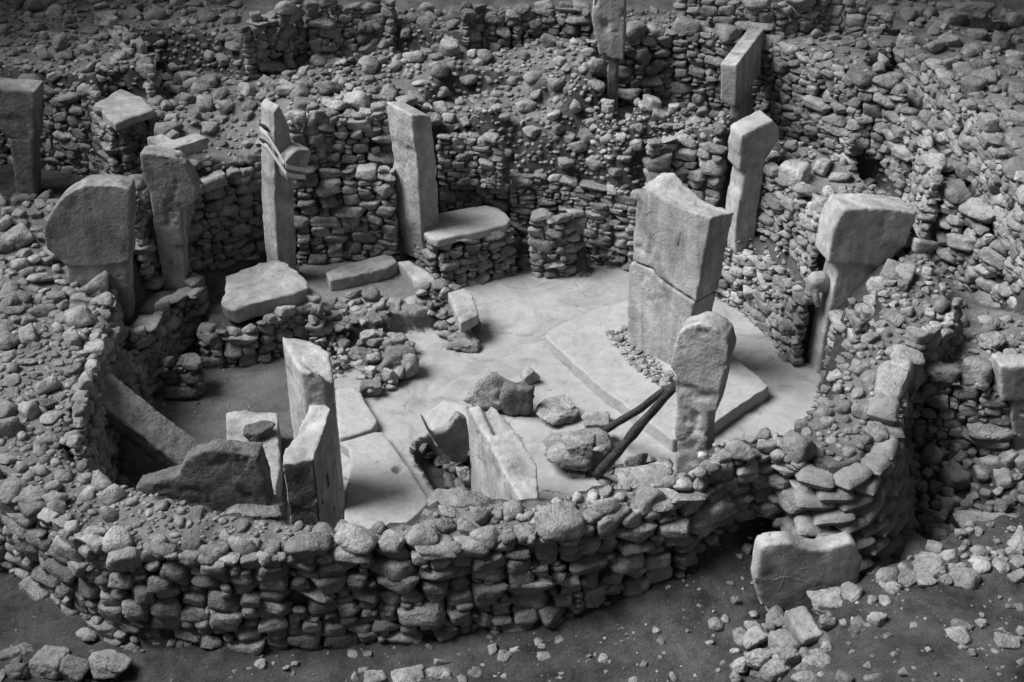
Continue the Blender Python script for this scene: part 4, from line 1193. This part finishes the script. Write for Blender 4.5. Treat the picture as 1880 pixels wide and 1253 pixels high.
# --- boulders
def boulder(box, z0, label, seed, style='shard', name='boulder', mat='stone', depth=.8, group=None, turn=None, amp=.11, tall=None, cat='boulder'):
    x0, y0, x1, y1 = box
    r = np.random.RandomState(seed)
    xc = (x0 + x1) / 2
    p = at(xc, y1 - 2, z0)
    dz = proj(p)[2]
    s = FOC / dz
    w = (x1 - x0) / s
    d = w * depth
    al = math.asin((CAM_H - z0) / np.linalg.norm(CAM - p))
    h = tall or max(((y1 - y0) / s - d * math.sin(al) * .8) / math.cos(al), w * .3)
    v, f = stone_shape(r, 4, style, amp)
    a = r.uniform(-.25, .25) if turn is None else turn
    v = (v * np.array([w * 1.02, d, h * 1.05])) @ rot(0, 0, a).T
    c = np.array([p[0], p[1] + d / 2 * .9, z0 + h * .46])
    o = mesh_obj(name, v + c, f, M[mat], None, True, (c[0], c[1], z0))
    return tag(o, label, cat, group)
B = [((1032, 792, 1100, 850), .25, 'angular slab of rock lying on the biggest boulder', 81, 'block', 'stone', .7),
     ((838, 852, 872, 905), -.1, 'pale stone wedged between hollow and grooved pillar', 82, 'shard', 'stone', .8),
     ((672, 648, 700, 672), .25, 'sharp wedge on top of the floor cluster', 71, 'shard', 'stone', .8),
     ((716, 640, 770, 702), 0, 'large angular rock at the right of the floor cluster', 72, 'shard', 'stone', .8),
     ((850, 664, 962, 765), 0, 'large cleft boulder in the middle of the pale floor', 3, 'shard', 'stone', .75),
     ((918, 694, 986, 772), 0, 'angular block leaning against the large cleft boulder', 4, 'block', 'dark_stone', .6),
     ((955, 674, 992, 712), 0, 'small pale boulder behind the large cleft boulder', 5, 'round', 'stone', .8),
     ((985, 728, 1066, 790), 0, 'low pale rock right of the angular block', 6, 'shard', 'stone', 1.0),
     ((1068, 760, 1122, 792), 0, 'small flat rock below the tip of the wooden pole', 7, 'block', 'stone', .8),
     ((998, 782, 1132, 880), 0, 'biggest rough boulder right of the grooved pillar', 8, 'shard', 'stone', .9),
     ((1085, 815, 1116, 838), .35, 'fist-sized stone lying on the biggest boulder', 9, 'round', 'stone', .8),
     ((1148, 828, 1192, 872), 0, 'rounded dark stone right of the crossed poles', 10, 'round', 'dark_stone', .8),
     ((1130, 862, 1240, 915), .9, 'pale flat boulder bedded in the front wall top', 11, 'block', 'stone', .7),
     ((822, 608, 884, 650), 0, 'pitted boulder at the lower end of the stone heap', 12, 'round', 'stone', .8),
     ((736, 542, 782, 585), .1, 'rounded boulder at the corner of the raised floor', 13, 'round', 'stone', .9),
     ((690, 632, 768, 706), 0, 'broad pale boulder topping the stone cluster on the floor', 14, 'shard', 'stone', .9),
     ((660, 606, 690, 640), .1, 'upright pale stone at the back of the floor cluster', 15, 'block', 'stone', .8),
     ((655, 640, 692, 682), .1, 'triangular dark stone at the left of the floor cluster', 16, 'shard', 'dark_stone', .8),
     ((665, 672, 692, 702), .1, 'small stone at the lower left of the floor cluster', 17, 'block', 'stone', .8),
     ((660, 695, 702, 734), 0, 'front stone of the floor cluster', 18, 'block', 'stone', .8),
     ((700, 672, 732, 716), 0, 'egg-shaped stone leaning in the floor cluster', 19, 'round', 'stone', .7),
     ((686, 660, 716, 690), .1, 'dark wedge stone in the middle of the floor cluster', 20, 'shard', 'dark_stone', .8),
     ((695, 612, 738, 640), 0, 'rounded stone sunk in the floor behind the cluster', 21, 'round', 'stone', .8),
     ((1090, 920, 1150, 962), 1.62, 'large pale block on the crest of the front wall', 22, 'block', 'stone', .8),
     ((780, 925, 900, 965), 1.3, 'flat pale boulder behind the crest of the front wall', 23, 'shard', 'stone', .7),
     ((400, 928, 520, 975), 1.4, 'broad pale rock at the foot of the slanted stump', 24, 'block', 'stone', .6),
     ((325, 992, 388, 1040), 1.5, 'big rough stone on the crest at the bend of the front wall', 25, 'round', 'stone', .9),
     ((0, 1180, 62, 1225), .45, 'boulder at the left end of the bottom row', 26, 'shard', 'stone', .8),
     ((56, 1190, 125, 1253), .45, 'second boulder from the left in the bottom row', 27, 'block', 'stone', .9),
     ((105, 1200, 165, 1260), .45, 'pointed pale boulder in the bottom row', 28, 'shard', 'stone', .9),
     ((160, 1188, 240, 1258), .45, 'largest rounded boulder of the bottom left row', 29, 'round', 'stone', .9),
     ((5, 1212, 55, 1258), .45, 'small angular boulder in the lower left corner', 30, 'shard', 'stone', .8),
     ((133, 1156, 180, 1182), .5, 'lone low stone in front of the foreground wall', 31, 'round', 'stone', .7),
     ((660, 1232, 712, 1270), .42, 'left stone of the row at the bottom middle edge', 32, 'block', 'stone', .8),
     ((718, 1226, 782, 1270), .42, 'second stone of the row at the bottom middle edge', 33, 'block', 'stone', .8),
     ((784, 1222, 832, 1270), .42, 'third stone of the row at the bottom middle edge', 34, 'round', 'stone', .8),
     ((842, 1224, 892, 1265), .42, 'wedge stone ending the row at the bottom middle edge', 35, 'shard', 'stone', .8),
     ((1762, 940, 1900, 1020), .3, 'great slanting boulder at the right edge above the lower bank', 36, 'block', 'stone', .6),
     ((1693, 962, 1752, 1008), .05, 'squared dark rock in the hollow left of the great boulder', 37, 'block', 'dark_stone', .9),
     ((1490, 1075, 1590, 1150), .75, 'two-humped rough rock in front of the carved slab', 38, 'shard', 'stone', .8),
     ((1590, 1050, 1640, 1085), .8, 'pale rock at the right foot of the carved slab', 39, 'shard', 'stone', .8),
     ((1640, 1045, 1745, 1085), .8, 'crumbly pale rock on the edge of the lower bank', 40, 'shard', 'stone', .6),
     ((1362, 1148, 1424, 1200), .7, 'boulder with pale flank at the left of the lower heap', 41, 'shard', 'stone', .8),
     ((1370, 1188, 1424, 1236), .68, 'rough boulder under the pale-flanked one', 42, 'shard', 'stone', .8),
     ((1344, 1205, 1380, 1245), .6, 'rounded boulder lowest in the lower heap', 43, 'round', 'stone', .8),
     ((1558, 1134, 1616, 1195), .85, 'squared boulder at the right of the lower heap', 44, 'block', 'stone', .9),
     ((1502, 1128, 1534, 1170), .85, 'upright stone beside the oblong block of the lower heap', 45, 'block', 'stone', .7),
     ((1430, 1190, 1468, 1245), .7, 'tall narrow stone at the bottom of the lower heap', 46, 'block', 'stone', .7),
     ((1460, 1208, 1520, 1258), .75, 'rounded stone at the bottom edge of the lower heap', 47, 'round', 'stone', .8),
     ((1850, 1050, 1930, 1110), .85, 'pale boulder at the right edge below the lower bank', 48, 'block', 'stone', .8),
     ((1828, 1165, 1900, 1200), 1.05, 'low dark-sided rock on the earth in the lower right corner', 49, 'shard', 'stone', .7),
     ((1600, 1012, 1725, 1048), .45, 'flat rocks at the head of the hollow behind the bank', 50, 'shard', 'stone', .7),
     ((1735, 1010, 1880, 1050), .65, 'long pale ledge stone on the right bank', 51, 'shard', 'stone', .45),
     ((840, 1, 872, 40), 3.2, 'rounded stone on the corner at the top edge', 52, 'round', 'stone', .8),
     ((1755, 0, 1830, 36), 3.3, 'long smooth slab stone at the top right edge', 53, 'block', 'stone', .6),
     ((1076, 102, 1116, 150), 2.85, 'pointed boulder at the foot of the cracked far pillar', 54, 'shard', 'stone', .8),
     ((240, 600, 268, 632), .95, 'squared stone on the bench at the foot of the broad dark pillar', 55, 'block', 'stone', .9),
     ((320, 650, 372, 690), .35, 'large dark stone on the little pier at the left', 56, 'round', 'dark_stone', .9),
     ((445, 770, 505, 820), .35, 'dark broken rock on the pale worn slab', 57, 'shard', 'dark_stone', .9),
     ((1800, 610, 1860, 650), 1.4, 'boulder on the saddle of earth at the right', 58, 'shard', 'stone', .8),
     ((1800, 578, 1840, 608), 1.4, 'round boulder on the saddle of earth at the right', 59, 'round', 'stone', .9),
     ((380, 145, 400, 165), 2.8, 'pointed pale stone on the rim above the left terrace', 60, 'shard', 'stone', .8)]
for box, z0, lb, sd_, sty, mt_, dp in B:
    boulder(box, z0, lb, sd_, sty, mat=mt_, depth=dp)
def block_at(px0, px1, z0, z1, w_, t_, label, seed, mat='pillar', cat='block', name='block'):
    A = at(px0[0], px0[1], z0); Bq = at(px1[0], px1[1], z1)
    thing(name, beam_mesh(A, Bq, w_, t_, seed=seed, amp=.012, chips=.03, voxel=.03), M[mat], label, cat)
block_at((1456, 1125), (1492, 1180), 1.0, .9, .26, .2, 'oblong dressed block lying in the lower heap', 61)
block_at((292, 285), (372, 258), 2.42, 2.42, .34, .22, 'dressed block lying on the terrace behind the ragged pillar', 62, 'pillar')
block_at((284, 258), (312, 275), 2.42, 2.42, .3, .2, 'short block lying beside the stone pier top left', 63, 'pillar')
block_at((735, 70), (800, 85), 2.7, 2.5, .35, .2, 'dark slanting slab in the hollow at the top edge', 64, 'pillar_dark')
block_at((1384, 188), (1408, 208), 1.75, 1.6, .3, .25, 'squared block behind the rounded T-pillar', 65, 'pillar')

# stone pier with capstone at the left
def pier(lines, name, label, size, seed, mat='stone', aspect=(.4, .7)):
    mid = lines[0][0]
    w = at(mid[0], mid[1], mid[2])
    root = empty(name, (w[0], w[1], mid[3]), label, 'pier')
    st_ = []
    for k, ln in enumerate(lines):
        st_ += pack_wall(ln, size, r=np.random.RandomState(seed + k), aspect=aspect)
    emit(st_, root, mat)
    return root
pier([[(174, 205, 2.55, 1.2), (211, 233, 2.55, 1.2)], [(211, 233, 2.55, 1.2), (283, 210, 2.55, 1.2)]], 'stone_pier', 'square masonry pier under a capstone at the upper left', .30, 301)
thing('capstone', flat_mesh([(172, 190), (222, 162), (262, 178), (284, 200), (211, 228)], .16, z=2.72, seed=66), M['pillar'], 'thick capstone on the square masonry pier at the upper left', 'capstone')
pier([[(770, 428, .82, .05), (803, 446, .82, 0)], [(803, 446, .82, 0), (870, 436, .82, 0), (940, 420, .82, 0)]], 'stone_pier', 'masonry pier carrying the smooth pale slab', .26, 311)
pier([[(972, 405, 1.0, 0), (990, 398, 1.1, 0), (1025, 400, 1.1, 0), (1068, 392, 1.05, 0)]], 'stone_pier', 'squat stone pier right of the smooth pale slab', .27, 321)
pier([[(296, 672, .5, 0), (325, 665, .55, 0), (372, 668, .5, 0)]], 'stone_pier', 'little dark pier of stones in the left corner', .26, 331, 'dark_stone')
pier([[(560, 548, .75, 0), (585, 556, .7, 0), (592, 575, .6, 0), (585, 600, .5, 0)]], 'stone_pier', 'thin stack of stones at the corner of the raised floor', .24, 341)
# low edging of loose stones
def heap(poly, n, smin, smax, name, label, seed, layers=1, cat='heap', mat='stone', dz=.14, lift=0.0, **kw):
    r = np.random.RandomState(seed)
    st_ = []
    for k in range(layers):
        s2 = scatter(poly, n, smin, smax, r, **kw)
        st_ += [(c + np.array([0, 0, dz * k + lift]), d, R_, s) for c, d, R_, s in s2]
    mid = np.mean([c for c, *_ in st_], 0)
    root = empty(name, (mid[0], mid[1], mid[2] - .1), label, cat)
    emit(st_, root, mat)
heap([(570, 560), (640, 545), (700, 548), (740, 560), (742, 580), (690, 590), (640, 602), (590, 612)], 34, .14, .38, 'stone_edging', 'row of loose stones edging the raised floor', 401, power=1, gap=.75)
heap([(765, 545), (800, 520), (830, 530), (850, 590), (882, 612), (830, 640), (800, 590)], 34, .14, .36, 'stone_heap', 'heap of stones under the squared block at the floor edge', 402, layers=2, power=1, gap=.75)
heap([(655, 640), (700, 615), (760, 650), (730, 715), (680, 735), (655, 690)], 30, .08, .34, 'stone_heap', 'small broken stones filling the floor cluster', 407, layers=2, gap=.6, power=1.2)
heap([(585, 620), (640, 610), (640, 680), (610, 700)], 34, .08, .28, 'stone_heap', 'tumbled stones behind the broken central pillar', 403, layers=2, gap=.75)
heap([(1113, 640), (1150, 624), (1195, 675), (1244, 723), (1216, 742), (1160, 692)], 150, .06, .20, 'packing_stones', 'rough packing stones along the foot of the central pillar', 404, gap=.6, lift=.215)
heap([(770, 815), (850, 850), (860, 900), (815, 895)], 22, .18, .42, 'stone_heap', 'dark stones in the hollow beside the grooved pillar', 405, mat='dark_stone', gap=.75)
heap([(1030, 870), (1130, 850), (1220, 840), (1230, 880), (1100, 890)], 20, .1, .3, 'stone_heap', 'small stones at the foot of the crossed poles', 406, gap=.8)

heap([(1590, 1060), (1750, 1035), (1880, 1000), (1880, 1035), (1760, 1068), (1620, 1095)], 60, .12, .42, 'stone_bank', 'crumbling line of pale stones along the edge of the lower right bank', 408, gap=.7, power=1.3)
heap([(1360, 1150), (1440, 1130), (1530, 1180), (1500, 1253), (1350, 1253)], 34, .14, .42, 'stone_heap', 'heap of tumbled stones around the oblong dressed block', 409, gap=.7, power=1.2)
# --- wooden poles propped against the front right pillar
pb = at(1240, 708, 2.35)
for k, (a, ra, lb) in enumerate((((1112, 790, .12), .055, 'slim curved wooden pole leaning against the front right pillar'), ((1096, 872, .05), .065, 'knotty dark wooden pole crossing the slim one'))):
    A = at(*a)
    end = pb + np.array([.0, -.06 if k else .04, .05 if k else 0])
    mid = A * .45 + end * .55 + np.array([.01, 0, -.025 if k == 0 else .012])
    pts = resample([A, A * .72 + end * .28 + np.array([0, 0, -.012]), mid, A * .2 + end * .8, end], 16)
    rr = ra * np.linspace(1.1, .75, 16) * (1 + (.18 if k else .05) * np.exp(-((np.arange(16) - 8) / 1.2) ** 2))
    V, F = tube(pts, rr, 12, seed=k * 7 + 3, rough=.3)
    o = mesh_obj('wooden_pole', V, F, M['log'], None, True, A)
    tag(o, lb, 'pole', 'poles propped against the pillar')

# --- sandbags
def bag_shape(seed):
    """filled sack: pillow with a flat sewn rim and creases running in from one gathered end"""
    r = np.random.RandomState(seed)
    nu, nv = 18, 12
    u, v = np.meshgrid(np.linspace(-1, 1, nu), np.linspace(-1, 1, nv))
    o = r.uniform(0, 50, 3)
    V = []
    for sg in (1, -1):
        ex, ey = np.abs(u), np.abs(v)
        z = sg * np.clip((1 - ex ** 4) * (1 - ey ** 3), 0, 1) ** .45
        pt = np.stack([u, v, z], -1)
        z = z * (1 + .45 * fbm(pt * 1.2 + o, 2)) - sg * .30 * np.clip(.07 - np.abs(fbm(np.stack([u * .8, v * 4, u * 0], -1) + o, 3)), 0, 1) / .07 * np.clip(.25 + .75 * u, 0, 1) * (1 - ey ** 4)
        x = u * (1 - .06 * ey ** 2) + .10 * fbm(np.stack([v * 1.5, v * 0, u * .4], -1) + o, 2)
        y = v * (1 - .22 * np.clip(u, 0, 1) ** 3) + .12 * fbm(np.stack([u * 1.5, v * .4, u * 0], -1) + o + 5, 2)
        V.append(np.stack([x, y, z], -1).reshape(-1, 3))
    F = []
    for k in range(2):
        for a in range(nv - 1):
            for b in range(nu - 1):
                q = [k * nu * nv + a * nu + b, k * nu * nv + a * nu + b + 1, k * nu * nv + (a + 1) * nu + b + 1, k * nu * nv + (a + 1) * nu + b]
                F.append(q if k == 0 else q[::-1])
    V = np.vstack(V)
    lo, hi = V.min(0), V.max(0)
    return (V - (lo + hi) / 2) / (hi - lo), F
mt, nt_, b_ = new_mat('sandbag_cloth')
geo = nd(nt_, 'ShaderNodeNewGeometry')
tc = nd(nt_, 'ShaderNodeTexCoord')
oi = nd(nt_, 'ShaderNodeObjectInfo')
n1 = noise_node(nt_, geo.outputs['Position'], 6, 5, .6)
c_ = ramp(nt_, n1, [(.3, .17), (.7, .26)])
tn = nd(nt_, 'ShaderNodeCombineColor')
tv = math_node(nt_, 'ADD', math_node(nt_, 'MULTIPLY', oi.outputs['Random'], .35), .8)
for k in range(3): nt_.links.new(tv, tn.inputs[k])
nt_.links.new(mixc(nt_, 1.0, c_, tn.outputs[0], 'MULTIPLY'), b_.inputs['Base Color'])
bump(nt_, b_, noise_node(nt_, geo.outputs['Position'], 16, 5, .65, 1.5), .8, .04)
M['bag'] = mt
BAGS = [lib_mesh('sandbag', *bag_shape(900 + i), M['bag']) for i in range(6)]
def bag(c, yaw, dims, tilt, label, group='sandbags of the curved stack'):
    o = bpy.data.objects.new('sandbag', BAGS[rng.randrange(6)])
    A = np.eye(4); A[:3, :3] = rot(tilt, rng.gauss(0, .06), yaw) @ np.diag(dims); A[:3, 3] = c
    o.matrix_world = Matrix(A.tolist())
    link(o); tag(o, label, 'sandbag', group)
line = [(1500, 876, 1.85), (1538, 880, 1.85), (1580, 864, 1.88), (1610, 838, 1.9), (1628, 795, 1.9), (1636, 748, 1.9)]
P = np.array([at(*p)[:2] for p in line])
PR = resample(P, 60)
ORD = ['first', 'second', 'third', 'fourth', 'fifth', 'sixth', 'seventh', 'eighth', 'ninth', 'tenth', 'eleventh', 'twelfth', 'thirteenth']
for course in range(13):
    z = .2 + course * .135
    s0 = (course % 2) * .21
    outw = .36 - course * .03
    Ls = np.concatenate([[0], np.cumsum(np.linalg.norm(np.diff(PR, axis=0), axis=1))])
    s = s0
    kth = 0
    while s < Ls[-1]:
        x = np.interp(s, Ls, PR[:, 0]); y = np.interp(s, Ls, PR[:, 1])
        x2 = np.interp(min(s + .1, Ls[-1]), Ls, PR[:, 0]); y2 = np.interp(min(s + .1, Ls[-1]), Ls, PR[:, 1])
        x1 = np.interp(max(s - .1, 0), Ls, PR[:, 0]); y1 = np.interp(max(s - .1, 0), Ls, PR[:, 1])
        yaw = math.atan2(y2 - y1, x2 - x1)
        nx_, ny_ = math.sin(yaw), -math.cos(yaw)
        kth += 1
        lb = 'grey sandbag, %s from left in %s layer of the curved stack' % (ORD[kth - 1], 'the top' if course == 12 else ORD[course])
        bag(np.array([x + nx_ * outw, y + ny_ * outw, z + rng.gauss(0, .02)]), yaw + rng.gauss(0, .15), (.46 * rng.uniform(.9, 1.12), .34, .175), rng.gauss(.0, .08), lb,
            'sandbags of the curved stack')
        s += .42
bag(at(1622, 752, 2.02), 1.2, (.44, .38, .28), .1, 'bulging tied sandbag sitting alone on the upper end of the stack', None)

# --- added unseen roof on posts; its opening pools sunlight and dims the edges
ROOF_Z = 15.0
hc = np.array([2.6, 18.0]) + ROOF_Z / math.tan(SUN_EL) * np.array([math.sin(SUN_AZ), math.cos(SUN_AZ)])  # opening shifted toward the sun so its light lands on the ring
V = []; F = []
nseg = 32
for k in range(nseg):
    a = 2 * math.pi * k / nseg
    V.append((hc[0] + 11.5 * math.cos(a), hc[1] + 10.2 * math.sin(a), ROOF_Z))
    t_ = 1 / max(abs(math.cos(a)), abs(math.sin(a)))
    V.append((hc[0] + 28 * t_ * math.cos(a), hc[1] + 28 * t_ * math.sin(a), ROOF_Z))
n0_ = len(V)
V += [(x, y, z + .25) for x, y, z in V]
for k in range(nseg):
    a, b = 2 * k, 2 * ((k + 1) % nseg)
    F += [[a, a + 1, b + 1, b], [n0_ + a, n0_ + b, n0_ + b + 1, n0_ + a + 1], [a, b, n0_ + b, n0_ + a], [a + 1, n0_ + a + 1, n0_ + b + 1, b + 1]]
sr = empty('added_shade_roof', (hc[0], hc[1], 0), 'flat unseen roof added to pool light through its wide opening', None, None, 'structure')
M['roof'] = new_mat('added_roof_sheet')[0]
M['roof'].node_tree.nodes['Principled BSDF'].inputs['Base Color'].default_value = (.35, .35, .35, 1)
mesh_obj('added_roof_panel', V, F, M['roof'], sr, False)
for x, y in ((-34, -8), (-34, 44), (16, -8), (16, 44), (-9, 45), (17, 18), (-36, 18)):  # unseen supports that only hold up the added roof
    v, f = tube([(x, y, -1), (x, y, ROOF_Z)], [.2, .2], 12)
    mesh_obj('added_roof_post', v, f, M['iron'], sr)
